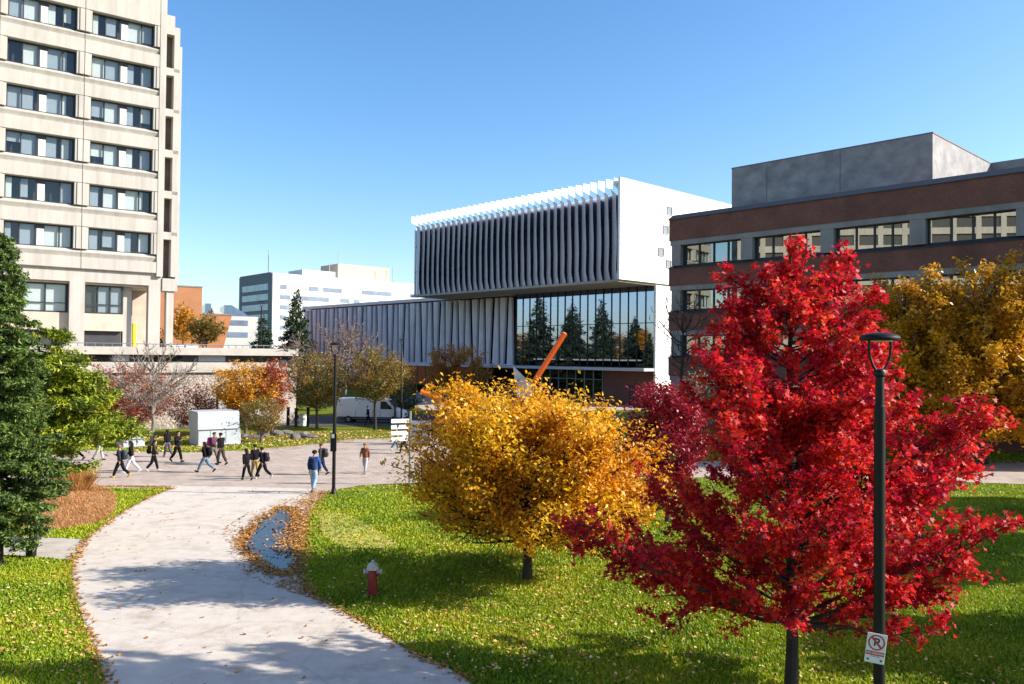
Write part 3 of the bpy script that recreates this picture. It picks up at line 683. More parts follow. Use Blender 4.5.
for a, c, y0, y1 in ((215, 248, 325, 320), (218, 248, 337, 332)):
    q = MB(); q.box(Sf, Sf.hit(a, 320)[0], Sf.hit(c, 320)[0], .02, .1, zz(y0), zz(y1)); q.build('window', M['farwin'], sb)
Qf = Fr((-72, 48), (.12, -1)); Qf.n = Vector((.99, .12)); qb = empty('concrete_slab_block', Qf.P(20, 0, 0), 'beige concrete slab block outside the left edge of the view, facing the brick building', 'building')
q = MB()
for k in range(14): q.box(Qf, -8, 62, -12, 0, 3.4*k+0.9 if k else 0, 3.4*k+2.2)
q.box(Qf, -8, 62, -12, -.5, 0, 46.5)
for k in range(16): q.box(Qf, -8+4.6*k, -7+4.6*k, -.5, .1, 0, 46.8)
q.build('wall', M['conc'], qb)
q = MB()
for k in range(13): q.box(Qf, -7.9, 61.9, -.49, -.4, 3.4*k+2.2, 3.4*k+4.3)
q.build('window_band', M['frame'], qb)
#SECTION2
# ------------------------------------------------------------------ trees
M['bark'] = mat('bark', (.13, .10, .08), (.06, .045, .035), scale=6, rough=.95, bump=.6, stretch=(1, 1, .25))
M['barkdark'] = mat('dark_bark', (.045, .035, .03), (.02, .016, .014), scale=6, rough=.95, bump=.5, stretch=(1, 1, .25))
M['barklt'] = mat('pale_bark', (.25, .21, .17), (.15, .12, .10), scale=6, rough=.95, bump=.5, stretch=(1, 1, .25))
M['barkpink'] = mat('brown_twig', (.24, .17, .14), (.16, .11, .09), scale=6, rough=.95)
def bez(a, m, b, k):
    return [a*(1-t)**2+m*2*t*(1-t)+b*t*t for t in [i/k for i in range(k+1)]]
def rv(s=1): return Vector((random.gauss(0, s), random.gauss(0, s), random.gauss(0, s)))
def grow(root, base, top, tr, tips, bark, leafm=None, n_leaf=0, lsize=.1, templ=OVAL, sec=2.2, seclen=.38, up=.25, spread=.16, rise=.55, twig=1.0,
         inner=.25, trunk_wob=.06, tert=2, drop=0, third=True, minstart=.14, zmin=0, trunk_frac=.85):
    base, top = Vector(base), Vector(top); hgt = (top-base).length; mb = MB(); K = 8
    tp = [base.lerp(top, i/K)+Vector((random.gauss(0, trunk_wob), random.gauss(0, trunk_wob), 0))*(1 if 0 < i else 0)*min(1, i/3) for i in range(K+1)]
    mb.tube([tp[0]-Vector((0, 0, .15))]+tp, [tr*1.55]+[tr*(1.18 if i == 0 else 1)*(1-.92*(i/K)**1.1)+.012 for i in range(K+1)], 9)
    def trunk_at(t):
        t = min(max(t, 0), .999)*K; i = int(t); return tp[i].lerp(tp[i+1], t-i)
    segs = []      # (a, b, weight)
    for tip in tips:
        tip = Vector(tip); th = (tip.z-base.z)/hgt
        hor = Vector((tip.x-base.x, tip.y-base.y)).length
        ts = max(minstart, min(trunk_frac, th-rise*hor/hgt)); a = trunk_at(ts); L = (tip-a).length
        if L < .15: continue
        mid = (a+tip)/2+Vector((0, 0, -.10*L if rise > .3 else .1*L))+rv(.06*L)
        kk = 6; cv = bez(a, mid, tip, kk); cv = [c+rv(.02*L)*(1 if 0 < i < kk else 0) for i, c in enumerate(cv)]
        r0 = tr*.42*min(1, L/hgt*1.6+.15); mb.tube(cv, [max(.006, r0*(1-.9*i/kk)) for i in range(kk+1)], 5, cap=False)
        for i in range(kk):
            if (i+1)/kk > inner+.15: segs.append((cv[i], cv[i+1], .7))
        ns = max(3, int(L*sec))
        for s in range(ns):
            t = inner+(1-inner)*(s+random.random())/ns; q = t*kk; i = min(kk-1, int(q)); p = cv[i].lerp(cv[i+1], q-i)
            dr = (tip-a).normalized(); v = (dr*.75+rv(.6)+Vector((0, 0, up))).normalized(); l2 = L*seclen*(1.15-t)*(.6+.7*random.random())+.18
            e = p+v*l2; m2 = (p+e)/2+rv(.06*l2)+Vector((0, 0, -.06*l2)); c2 = bez(p, m2, e, 3)
            mb.tube(c2, [max(.004, r0*.38*(1-.8*j/3))*twig for j in range(4)], 4, cap=False)
            for j in range(3): segs.append((c2[j], c2[j+1], 1.0))
            if third:
                for q_ in range(tert):
                    t3 = .3+.65*random.random(); p3 = p.lerp(e, t3); v3 = (v*.6+rv(.6)+Vector((0, 0, up))).normalized(); e3 = p3+v3*l2*(.35+.3*random.random())
                    mb.tube([p3, (p3+e3)/2+rv(.03*l2), e3], [.008*twig, .006*twig, .003*twig], 3, cap=False); segs.append((p3, e3, 1.2))
    # the limbs above a third of the height are the crown's; keep them with the trunk (one continuous wood piece)
    mb.build('trunk', bark, root, fix=False)
    if leafm:
        A = np.array([s[0] for s in segs]); Bv = np.array([s[1] for s in segs]); W = np.array([s[2] for s in segs])*np.linalg.norm(A-Bv, axis=1)
        clump = RNG.gamma(1.0, 1.1, size=len(segs)); W = W*(.25+clump)
        idx = RNG.choice(len(segs), size=n_leaf, p=W/W.sum()); t = RNG.random((n_leaf, 1))
        P = A[idx]*(1-t)+Bv[idx]*t+RNG.normal(size=(n_leaf, 3))*spread*np.array([1, 1, .8])
        P[:, 2] -= drop*RNG.random(n_leaf)
        if zmin: P[:, 2] = np.where(P[:, 2] < base.z+zmin, base.z+zmin+.9*RNG.random(n_leaf)+.2, P[:, 2])
        V = leaves(P, lsize, templ); vals = (.5*RNG.random(n_leaf)+.5*RNG.random(len(segs))[idx])
        npmesh('crown', V, len(templ), leafm, root, vals)
def tree(name, base, label, cat, group=None, **k):
    r_ = empty(name, base, label, cat, group); grow(r_, base, **k); return r_
def dome(base, z0, z1, rx, ry, n, cx=0, cy=0, profile=None):
    out = []
    for i in range(n):
        f = (i+.5)/n; a = i*2.39996; zz_ = f
        r_ = profile(zz_) if profile else math.sqrt(max(.02, 1-(2*zz_-1)**2))
        q = .55+.5*math.sqrt(random.random())
        out.append((base[0]+cx+rx*r_*math.cos(a)*q, base[1]+cy+ry*r_*math.sin(a)*q, z0+(z1-z0)*zz_+random.gauss(0, .03*(z1-z0))))
    return out
# red maple ---------------------------------------------------------------
mbp = Vector((5.22, 15.25, 0)); Y0 = 15.25
M['redleaf'] = leafmat('scarlet_leaf', [(.18, .004, .022), (.40, .006, .035), (.60, .012, .02), (.74, .05, .02), (.74, .20, .06)], trans=.45, rough=.55, spec=.3, nscale=.7, namp=.25)
tp_ = [(724, 272, .1), (718, 300, -.4), (734, 296, .4), (720, 318, .5), (738, 318, -.5), (714, 334, .1), (725, 280, .3), (722, 288, -.2), (728, 308, .2), (727, 326, -.1), (850, 250, 0), (852, 266, .3), (855, 284, -.2), (788, 248, .2), (796, 243, -.1), (791, 262, 0), (790, 234, 0), (782, 262, .3), (806, 258, -.3), (724, 275, 0), (732, 300, .5), (716, 310, -.3), (850, 250, .2), (846, 280, -.4), (858, 300, .4), (758, 268, .6), (826, 276, -.8),
       (706, 345, .4), (696, 372, -.5), (722, 340, 1.2), (884, 296, 0), (872, 330, -.8), (898, 350, .5), (880, 345, 1.3),
       (920, 392, 0), (905, 410, -1.2), (935, 425, 1.2),
       
       (996, 402, .1), (985, 425, -.4), (962, 470, .8), (965, 440, 1.6), (990, 448, .2),
       (664, 470, -1.2), (650, 485, 1.3), (940, 470, -1.2),
       (566, 526, .2), (598, 548, .1), (636, 560, .5), (628, 520, .9), (660, 545, -.8), (690, 560, -.6), 
       (1022, 520, .3), (1000, 530, -.4), (975, 545, .6), (950, 520, -1.5), (955, 590, -.6), (925, 590, .4), (986, 524, 1.2),
       (948, 634, -.3), (905, 618, .2), (880, 600, -1.0), (762, 612, -.8), (726, 596, .2), (738, 575, -1.8), (812, 570, -2.0), (845, 560, -2.2), (700, 575, 1.2), (830, 600, 1.2)]
tips = [at(x, y, Y0+d_) for x, y, d_ in tp_]
def sample(poly, n, Yc, dep):
    P_ = np.array(poly, float); out = []
    while len(out) < n:
        q = P_.min(0)+(P_.max(0)-P_.min(0))*RNG.random((1, 2))
        if pip(q, P_)[0]: out.append(at(q[0, 0], q[0, 1], Yc+dep(q[0, 1])*(2*random.random()-1)))
    return out
MO = [(790,232),(800,262),(822,262),(838,272),(848,247),(858,250),(862,290),(880,290),(888,320),(896,352),(905,385),(925,410),(940,430),(965,405),(1000,398),(1002,420),(985,448),(955,470),(930,495),(960,520),(1020,512),(1020,526),(985,542),(940,545),(930,575),(948,595),(920,600),(880,592),(850,560),(830,575),(800,560),(770,575),(735,585),(700,565),(660,552),(620,545),(600,552),(565,533),(565,520),(590,528),(620,530),(655,505),(650,480),(668,450),(690,430),(692,370),(694,345),(712,340),(714,300),(724,272),(735,290),(745,270),(765,262),(778,262)]
tips += sample([p for p in MO if p[1] < 400]+[(900, 420), (850, 450), (800, 460), (740, 450), (700, 430)], 60, Y0, lambda y: min(2.4, max(.4, (y-225)/70)))
tips += sample([(745, 290), (840, 290), (870, 450), (720, 450)], 26, Y0-1.0, lambda y: .8)
tips += sample(MO, 55, Y0, lambda y: min(2.9, max(.4, (y-225)/80)))
for i in range(16):       # limbs towards and away from the viewer
    h = 3.0+4.2*((i+.5)/16); rr = 3.9*math.sin(min(1, (h+.4)/3.4)*math.pi/2)*max(.1, (1-(h-3.0)/6.6)) if h > 3 else 3.4
    a = i*2.39996; tips.append((mbp.x+rr*.85*math.cos(a), mbp.y+rr*(.9 if math.sin(a) > 0 else .72)*math.sin(a), h+.3*math.sin(i)))
mo_ = mbp
tree('maple_tree', mbp, 'large scarlet red maple with a spiky crown and leafy low branches in the right foreground', 'tree', top=at(793, 250, Y0), tr=.105, tips=tips,
     bark=M['barkdark'], leafm=M['redleaf'], n_leaf=66000, lsize=.092, templ=MAPLE, sec=2.6, seclen=.22, up=.3, spread=.07, rise=.62, inner=.3, tert=2, minstart=.16)
# yellow tree -------------------------------------------------------------
yb = Vector((.48, 22.8, 0)); Y1 = 22.8
M['yleaf'] = leafmat('golden_leaf', [(.46, .15, .008), (.70, .27, .008), (.80, .42, .012), (.84, .54, .025), (.60, .54, .04)], trans=.4, rough=.5, nscale=.45, namp=.55)
tp_ = [(465, 384, 0), (498, 382, .4), (535, 390, -.3), (575, 392, .3), (604, 408, -.2), (440, 398, .2), (420, 420, -.3), (470, 400, 1.2), (520, 398, -1.4), (560, 402, 1.5), (636, 428, .2), (655, 455, -.3), (668, 470, .2), (650, 490, .8), (660, 500, -.6),
       (408, 445, .4), (400, 468, 0), (415, 470, -1), (412, 495, .3), (424, 515, 0), (440, 530, -.3), (455, 535, .5), (480, 528, -1.1), (500, 510, -2), (600, 522, -.3), (625, 522, .4), (640, 515, -.6), (585, 515, -1.6), (575, 520, 1), (470, 520, 1.4), (540, 378+10, .6)]
YO = [(430,390),(460,382),(520,380),(560,392),(600,402),(630,428),(648,445),(664,470),(656,492),(640,506),(600,518),(560,512),(540,515),(500,510),(470,522),(440,512),(407,495),(402,465),(412,430)]
tips = [at(x, y, Y1+d_) for x, y, d_ in tp_]+sample([(440, 405), (620, 412), (650, 460), (590, 485), (440, 478)], 30, Y1-2.3, lambda y: .7)+sample(YO, 50, Y1, lambda y: min(3.2, max(.8, (y-370)/22)))
for i in range(26):
    f = (i+.5)/26; a = i*2.39996; h = 2.2+2.9*f; rr = 3.45*math.sqrt(max(.03, 1-(max(0, f-.15)/.93)**2)); tips.append((yb.x+.1+rr*math.cos(a), yb.y+rr*.95*math.sin(a), h))
tree('yellow_tree', yb, 'broad low tree with dense golden orange leaves on the lawn left of the maple', 'tree', top=(yb.x+.1, yb.y, 4.4), tr=.12, tips=tips,
     bark=M['barkdark'], leafm=M['yleaf'], n_leaf=72000, zmin=1.25, lsize=.112, templ=OVAL, sec=3.2, seclen=.3, up=.2, spread=.17, rise=.45, inner=.35, minstart=.26)
# golden trees at right ---------------------------------------------------
M['gleaf'] = leafmat('mustard_leaf', [(.26, .11, .010), (.50, .23, .010), (.72, .38, .014), (.82, .50, .02)], trans=.35, nscale=.25, namp=.6)
def golden(px, pyb, ytop, Y, rx, n, label, z0=1.8):
    b_ = Vector((ray(px, 400).x/ray(px, 400).y*Y, Y, g(0, Y))); zt_ = at(px, ytop, Y).z
    tips = dome(b_, z0, zt_-.1, rx, rx*.9, 64, profile=lambda f: math.sqrt(max(.12, 1-(1.35*f-.45)**2)))
    return tree('golden_tree', b_, label, 'tree', 'golden trees behind the right lawn', top=(b_.x, b_.y, zt_-.8), tr=.2, tips=tips, bark=M['barkdark'], leafm=M['gleaf'], n_leaf=n, lsize=.25, templ=OVAL,
                sec=1.3, seclen=.3, up=.4, spread=.28, rise=.8, inner=.3, tert=2)
golden(903, 0, 276, 56, 5.8, 40000, 'mustard gold tree directly behind the foreground lamp head')
golden(985, 0, 258, 53, 6.3, 56000, 'taller golden yellow tree at the right edge, catching the sun')
golden(1110, 0, 262, 56, 6.0, 18000, 'golden tree just past the right edge of the view')
# shade trees just right of the lawn: their shadows fall across it
M['oleaf'] = leafmat('olive_leaf', [(.07, .08, .015), (.16, .14, .02), (.26, .18, .025), (.30, .13, .03)], trans=.35, nscale=.3)
for i, (x, y, h, r_) in enumerate(((25.5, 25.5, 9.6, 5.0), (20.5, 17.2, 7.5, 2.6), (29, 34, 10, 4.8))):
    b_ = Vector((x, y, 0)); tree('lawn_tree', b_, ['big leafy tree off the right edge shading the far lawn', 'smaller leafy tree off the right edge shading the near lawn', 'farther leafy tree off the right edge beside the back path'][i], 'tree', 'shade trees right of the lawn',
         top=(x, y, h-1), tr=.2, tips=dome(b_, 2.5, h, r_, r_, 40), bark=M['barkdark'], leafm=M['oleaf'], n_leaf=36000, lsize=.24, templ=OVAL, sec=1.5, seclen=.3, spread=.25, rise=.6)
# mid-distance small trees ---------------------------------------------------
def midtree(name, px, pyb, ytop, hw, label, leafm, n, ls, bark=None, group='small trees beyond the plaza', n_tip=30, ylow=None, sec=2.0, tw=1.6, rise=.7, cat='tree', Y=None, tr=.13, spread=.22):
    p = gr(px, pyb)
    if Y: p = Vector((ray(px, 400).x/ray(px, 400).y*Y, Y, g(0, Y)))
    zt_ = at(px, ytop, p.y).z; rx = hw*p.y/F; z0 = at(px, ylow or (ytop*.25+pyb*.75), p.y).z
    tips = dome(p, z0, zt_, rx*1.05, rx, n_tip)
    return tree(name, p, label, cat, group, top=(p.x, p.y, zt_-.15*(zt_-p.z)), tr=tr, tips=tips, bark=bark or M['bark'], leafm=leafm, n_leaf=n, lsize=ls, templ=OVAL, sec=sec, seclen=.36, up=.3, spread=spread, rise=rise, twig=tw, minstart=.2)
M['orleaf'] = leafmat('rust_leaf', [(.13, .10, .02), (.30, .14, .02), (.48, .20, .02), (.36, .10, .03)], trans=.35, nscale=.4)
M['olive2'] = leafmat('yellow_olive_leaf', [(.09, .11, .02), (.20, .17, .025), (.30, .16, .03), (.16, .15, .03)], trans=.35, nscale=.4)
M['orange'] = leafmat('orange_leaf', [(.45, .15, .01), (.62, .27, .015), (.66, .36, .03), (.25, .16, .03)], trans=.35, nscale=.4)
M['crimson'] = leafmat('crimson_leaf', [(.14, .03, .02), (.32, .05, .03), (.44, .12, .04), (.36, .17, .05)], trans=.35, nscale=.5)
midtree('small_tree', 317, 428, 352, 36, 'sparse olive and rust tree standing left of the middle lamp post', M['olive2'], 9000, .17, ylow=400)
midtree('small_tree', 375, 430, 347, 32, 'sparse brownish tree in front of the white van', M['olive2'], 8000, .17, bark=M['barkdark'], ylow=395)
midtree('small_tree', 395, 424, 358, 18, 'small yellow green tree between the van and the far lamp post', M['olive2'], 5000, .17, ylow=392)
midtree('small_tree', 456, 405, 343, 34, 'airy orange and brown tree against the lilac panelled wing', M['orleaf'], 13000, .2, ylow=388, Y=88)
midtree('small_tree', 246, 428, 362, 36, 'bright orange and gold tree leaning against the terrace wall', M['orange'], 12000, .17, ylow=405, Y=67)
midtree('small_tree', 272, 428, 360, 20, 'crimson and green tree at the right end of the terrace wall', M['crimson'], 5500, .17, ylow=410, Y=68)
midtree('small_tree', 196, 432, 385, 28, 'low pinkish red bush against the rubble wall behind the grey cabinet', M['crimson'], 3500, .16, bark=M['barkpink'], ylow=425, Y=67)
midtree('crabapple_tree', 132, 436, 362, 50, 'low twiggy tree with crimson leaves in front of the rubble wall', M['crimson'], 13000, .16, bark=M['barkpink'], ylow=420, Y=64)
M['dkcrim'] = leafmat('dark_crimson_leaf', [(.14, .006, .02), (.28, .01, .03), (.42, .02, .03), (.50, .05, .03)], trans=.35, nscale=.5)
midtree('crimson_tree', 668, 470, 382, 44, 'smaller dark crimson tree between the yellow tree and the red maple', M['dkcrim'], 14000, .13, bark=M['barkdark'], Y=31, ylow=478, group='small trees beyond the plaza', tr=.08)
M['whleaf'] = leafmat('pale_green_leaf', [(.12, .18, .06), (.35, .42, .22), (.62, .64, .50)], trans=.3)
midtree('pale_bush', 702, 430, 374, 20, 'pale green and white bush at the foot of the brick building', M['whleaf'], 4000, .15, Y=56, ylow=418, cat='bush', group='bushes beyond the lawn')
M['gbush'] = leafmat('dark_hedge_leaf', [(.02, .045, .012), (.05, .09, .02), (.09, .13, .03)], trans=.2)
midtree('hedge_bush', 262, 436, 398, 26, 'dark shrub with dry red stems beside the terrace door', M['olive2'], 4200, .14, bark=M['barkpink'], Y=62, ylow=428, cat='bush', group='bushes beyond the lawn')
midtree('hedge_bush', 400, 414, 386, 26, 'dark green bush right of the van by the forecourt', M['gbush'], 5000, .16, Y=92, ylow=410, cat='bush', group='bushes beyond the lawn')
midtree('hedge_bush', 636, 462, 436, 30, 'dark green bush low behind the golden tree', M['gbush'], 5000, .12, Y=37, ylow=462, cat='bush', group='bushes beyond the lawn')
midtree('small_tree', 182, 345, 306, 14, 'orange autumn tree beside the tower before the brick block', M['orange'], 3000, .3, Y=104, ylow=338, group='trees on the terrace', tr=.2)
midtree('small_tree', 205, 345, 314, 18, 'olive green tree in front of the orange brick block', M['olive2'], 3500, .3, Y=100, ylow=340, group='trees on the terrace', tr=.2)
# bare trees
def bare(px, pyb, ytop, hw, label, bark, n_tip=26, Y=None, rise=.8, tw=1.8, ylow=None, sec=2.6, tr=.16, tert=4):
    p = gr(px, pyb)
    if Y: p = Vector((ray(px, 400).x/ray(px, 400).y*Y, Y, g(0, Y)))
    zt_ = at(px, ytop, p.y).z; rx = hw*p.y/F; z0 = at(px, ylow or (ytop*.45+pyb*.55), p.y).z
    return tree('bare_tree', p, label, 'tree', 'bare trees around the plaza', top=(p.x, p.y, zt_-.2*(zt_-p.z)), tr=tr, tips=dome(p, z0, zt_, rx, rx, n_tip), bark=bark, sec=sec, seclen=.5, up=.35, rise=rise, twig=tw, tert=tert, minstart=.22)
bare(153, 440, 341, 44, 'leafless pale barked tree standing in front of the rubble terrace wall', M['barklt'], Y=60, tr=.15, tw=1.7)
bare(682, 420, 282, 40, 'leafless dark tree at the corner of the brick building', M['barkdark'], Y=66, n_tip=20, tr=.2, tw=1.5, tert=2, sec=1.6)
bare(345, 425, 318, 40, 'leafless tree with fine pinkish twigs in front of the lilac panelled wing', M['barkpink'], Y=84, n_tip=30, tw=2.6, tert=5)
bare(292, 430, 335, 26, 'leafless twiggy tree at the end of the terrace', M['barkpink'], Y=80, n_tip=22, tw=2.4)
# conifers -------------------------------------------------------------------
def conifer(name, base, zt_, rad, label, leafm, n, ls, nb=70, bark=None, group=None, prof=None, droop=.25, z0=.3, tips=None, tr=.16, upturn=.25):
    base = Vector(base); r_ = empty(name, base, label, 'tree', group); mb = MB(); Hh = zt_-base.z
    mb.tube([base-Vector((0, 0, .1)), base+Vector((0, 0, Hh*.5)), base+Vector((0, 0, Hh*.98))], [tr*1.2, tr*.7, .015], 8)
    A, Bv, Wt = [], [], []
    L_ = []
    for i in range(nb):
        f = ((i+.5)/nb)**.9; h = z0+(Hh-z0)*f; R_ = (prof(f) if prof else (1-f)**.85)*rad*(.8+.35*random.random())+.12; a = i*2.39996+random.gauss(0, .2)
        L_.append((Vector((0, 0, h)), Vector((math.cos(a)*R_, math.sin(a)*R_, h-droop*R_+random.gauss(0, .05)))))
    for t_ in (tips or []):
        t_ = Vector(t_)-base; L_.append((Vector((0, 0, max(.3, t_.z+.1*Vector((t_.x, t_.y)).length))), t_))
    for a, b in L_:
        L = (b-a).length; mid = (a+b)/2+Vector((0, 0, -upturn*.35*L)); cv = bez(a+base, mid+base, b+base, 5)
        mb.tube(cv, [max(.006, .02*L*(1-.85*j/5)) for j in range(6)], 4, cap=False)
        side_ = Vector((-(b-a).y, (b-a).x, 0)).normalized(); fw = (b-a).normalized(); m_ = max(4, int(L*7))
        for j in range(m_):
            t = .12+.88*(j+.5)/m_; q = t*5; k_ = min(4, int(q)); p = cv[k_].lerp(cv[k_+1], q-k_)
            for sg in (1, -1):
                l2 = (.42*L*(1.05-t)+.14)*(.7+.5*random.random()); e = p+(side_*sg*.8+fw*.75+Vector((0, 0, random.gauss(-.12, .15)))).normalized()*l2
                A.append(p); Bv.append(e); Wt.append(l2)
        for j in range(5): A.append(cv[j]); Bv.append(cv[j+1]); Wt.append((cv[j]-cv[j+1]).length*(.4+.3*j))
    mb.build('trunk', bark or M['barkdark'], r_, fix=False)
    A = np.array(A); Bv = np.array(Bv); Wt = np.array(Wt); idx = RNG.choice(len(A), size=n, p=Wt/Wt.sum()); t = RNG.random((n, 1))
    P = A[idx]*(1-t)+Bv[idx]*t+RNG.normal(size=(n, 3))*ls*.35; P[:, 2] -= np.abs(RNG.normal(size=n))*ls*.4
    D = unit(Bv[idx]-A[idx]+RNG.normal(size=(n, 3))*.25)
    V = leaves(P, ls, NEED, dirs=D, dirk=.6); vals = .35*RNG.random(n)+.65*t[:, 0]**1.2*(.4+.6*RNG.random(len(A))[idx])  # needles lighten towards twig tips: sunlit tips painted into the colour value
    npmesh('crown', V, 4, leafm, r_, vals); return r_
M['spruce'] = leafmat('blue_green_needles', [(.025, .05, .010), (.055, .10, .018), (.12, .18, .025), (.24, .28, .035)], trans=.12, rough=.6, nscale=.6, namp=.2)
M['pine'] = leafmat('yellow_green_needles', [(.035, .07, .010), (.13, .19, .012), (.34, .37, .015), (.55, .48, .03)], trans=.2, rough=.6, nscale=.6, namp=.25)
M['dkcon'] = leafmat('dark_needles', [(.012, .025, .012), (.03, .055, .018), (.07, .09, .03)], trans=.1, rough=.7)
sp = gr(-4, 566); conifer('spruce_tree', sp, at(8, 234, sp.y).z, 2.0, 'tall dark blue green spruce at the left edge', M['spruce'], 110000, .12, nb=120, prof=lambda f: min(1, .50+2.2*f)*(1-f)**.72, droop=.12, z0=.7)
pb = Vector((ray(38, 400).x/ray(38, 400).y*27, 27, 0))
ptips = [at(x, y, 27+d_) for x, y, d_ in ((144, 424, 0), (128, 428, .6), (112, 426, -.8), (104, 412, .5), (120, 388, 0), (112, 396, -.5), (96, 382, .6), (100, 372, 0), (88, 356, 0), (78, 350, .4), (72, 332, 0), (64, 330, 0), (80, 366, -.9), (92, 400, -1.4), (100, 425, -1.6), (84, 438, -1.8), (70, 448, -1), (90, 434, .3), (140, 428, -.2), (134, 418, .2), (118, 412, .1), (108, 378, -.2))]
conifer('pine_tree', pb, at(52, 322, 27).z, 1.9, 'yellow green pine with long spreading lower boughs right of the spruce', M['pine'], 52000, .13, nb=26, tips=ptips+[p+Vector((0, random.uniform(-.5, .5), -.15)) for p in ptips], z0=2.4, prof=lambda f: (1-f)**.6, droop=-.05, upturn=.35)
cb = Vector((ray(295, 400).x/ray(295, 400).y*98, 98, -.5)); conifer('fir_tree', cb, at(296, 289, 98).z, 4.0, 'dark green fir standing before the long white block', M['dkcon'], 16000, .42, nb=70, z0=1.5, tr=.25, group='firs beyond the terrace')
cb = Vector((ray(262, 400).x/ray(262, 400).y*104, 104, -.5)); conifer('fir_tree', cb, at(262, 316, 104).z, 3.4, 'smaller dark fir behind the lamp post on the terrace', M['dkcon'], 9000, .42, nb=50, z0=1.5, tr=.25, group='firs beyond the terrace')
# trees behind the tower that the glass hall mirrors
for i, (x, y, h, r_) in enumerate(((-54, 112, 19, 6.5), (-54, 119, 16, 6), (-60, 126, 21, 7), (-50, 105, 15, 6), (-72, 118, 20, 7), (-62, 134, 19, 7))):
    conifer('fir_tree', (x, y, -.5), h, r_, ['tall fir behind the office tower', 'medium fir behind the office tower, nearest the glass hall', 'tallest fir hidden behind the office tower', 'short fir tucked behind the tower stair block', 'broad fir far left behind the office tower', 'farthest fir in the row behind the office tower'][i], M['dkcon'], 14000, .7, nb=60, z0=1.0, tr=.3, group='firs behind the office tower')
for i, (x, y) in enumerate(((-64, 142), (-70, 129), (-70, 108))):
    b_ = Vector((x, y, -.5)); tree('rust_tree', b_, ['rust tree farthest behind the tower', 'rust tree nearest the finned wing, behind the tower', 'rust tree among the firs behind the tower'][i], 'tree', 'rust trees behind the office tower', top=(x, y, 11), tr=.25, tips=dome(b_, 3, 12, 4.5, 4.5, 30), bark=M['bark'], leafm=M['orleaf'], n_leaf=5000, lsize=.5, templ=OVAL, sec=1, seclen=.3, spread=.5)
# ------------------------------------------------------------------ ornamental grass clump & bed
M['dry'] = leafmat('dry_grass', [(.32, .14, .04), (.50, .26, .08), (.60, .36, .14)], trans=.3)
def blades(P, hgt, wid, lean, m, name, parent=None, vals=None):
    n = len(P); a = RNG.random(n)*2*np.pi; h = hgt*(.6+.6*RNG.random(n)); ln = lean*RNG.normal(size=(n, 2))
    t = np.stack([np.cos(a), np.sin(a), np.zeros(n)], 1)*wid/2
    top = P+np.stack([ln[:, 0]*h, ln[:, 1]*h, h], 1)
    V = np.stack([P-t, P+t, top], 1); return npmesh(name, V, 3, m, parent, RNG.random(n) if vals is None else vals)
def clump(px, py, r_, h, n, label):
    p = gr(px, py); ro = empty('ornamental_grass', p, label, 'plant', 'dry ornamental grasses')
    a = RNG.random(n)*6.283; q = r_*np.sqrt(RNG.random(n)); P = np.stack([p.x+q*np.cos(a), p.y+q*np.sin(a), np.full(n, p.z)], 1)
    V = blades(P, h, .03, .35, M['dry'], 'foliage', ro)
clump(74, 491, .65, 1.05, 3500, 'round clump of tan orange grass between the pine and the plaza'); 
def gz(P): 
    t = np.clip((P[:, 1]-34)/12, 0, 1); return -.5*t*t*(3-2*t)
def scatter(poly, n, excl=()):
    P = np.array(poly); lo, hi = P.min(0), P.max(0); Q = lo+(hi-lo)*RNG.random((n, 2)); Q = Q[pip(Q, P)]
    for e in excl: Q = Q[~pip(Q, np.array(e))]
    return Q
bed = pxpoly(smoothpts([(20, 530), (30, 505), (52, 490), (85, 484), (112, 492), (116, 508), (100, 522), (60, 530)]))
Q = scatter(bed, 30000); P = np.column_stack([Q, gz(Q)]); tag(blades(P, .12, .03, .8, leafmat('dry_groundcover', [(.24, .11, .035), (.50, .24, .08), (.60, .36, .17)], trans=.25), 'dry_groundcover'), 'dry orange groundcover in the bed beside the spruce', 'groundcover', kind='stuff')
# grass blades on the lawns
excl = [path_poly, plaza_poly, side_poly, pxpoly(pud[:-1]), bed]
M['blade'] = leafmat('grass_blade', [(.06, .12, .004), (.18, .28, .007), (.36, .41, .012), (.50, .41, .03)], trans=.3, rough=.6, nscale=.35, namp=.5)
def wedge(y0, y1, n):
    q = RNG.random((n, 2)); Y = np.sqrt(y0*y0+(y1*y1-y0*y0)*q[:, 0]); X = (q[:, 1]*2-1)*Y*.68; return np.column_stack([X, Y])
for_ = np.concatenate([wedge(14.5, 24, 210000), wedge(24, 38, 170000), wedge(38, 62, 60000)])
for e in excl: for_ = for_[~pip(for_, np.array(e))]
worn = np.array(pxpoly([(318, 511), (345, 514), (376, 530), (400, 546), (378, 549), (345, 548), (322, 536)])); k_ = ~pip(for_, worn) | (RNG.random(len(for_)) < .45); for_ = for_[k_]
P = np.column_stack([for_, gz(for_)]); n_ = len(P); a = RNG.random(n_)*6.283; h = .055+.05*RNG.random(n_); wd = .018+.0009*P[:, 1]; ln = RNG.normal(size=(n_, 2))*.5
tv = np.stack([np.cos(a), np.sin(a), np.zeros(n_)], 1)*wd[:, None]; top = P+np.stack([ln[:, 0]*h, ln[:, 1]*h, h], 1)
tag(npmesh('grass', np.stack([P-tv, P+tv, top], 1), 3, M['blade'], None, RNG.random(n_)), 'short green grass covering the lawns', 'grass', kind='stuff')
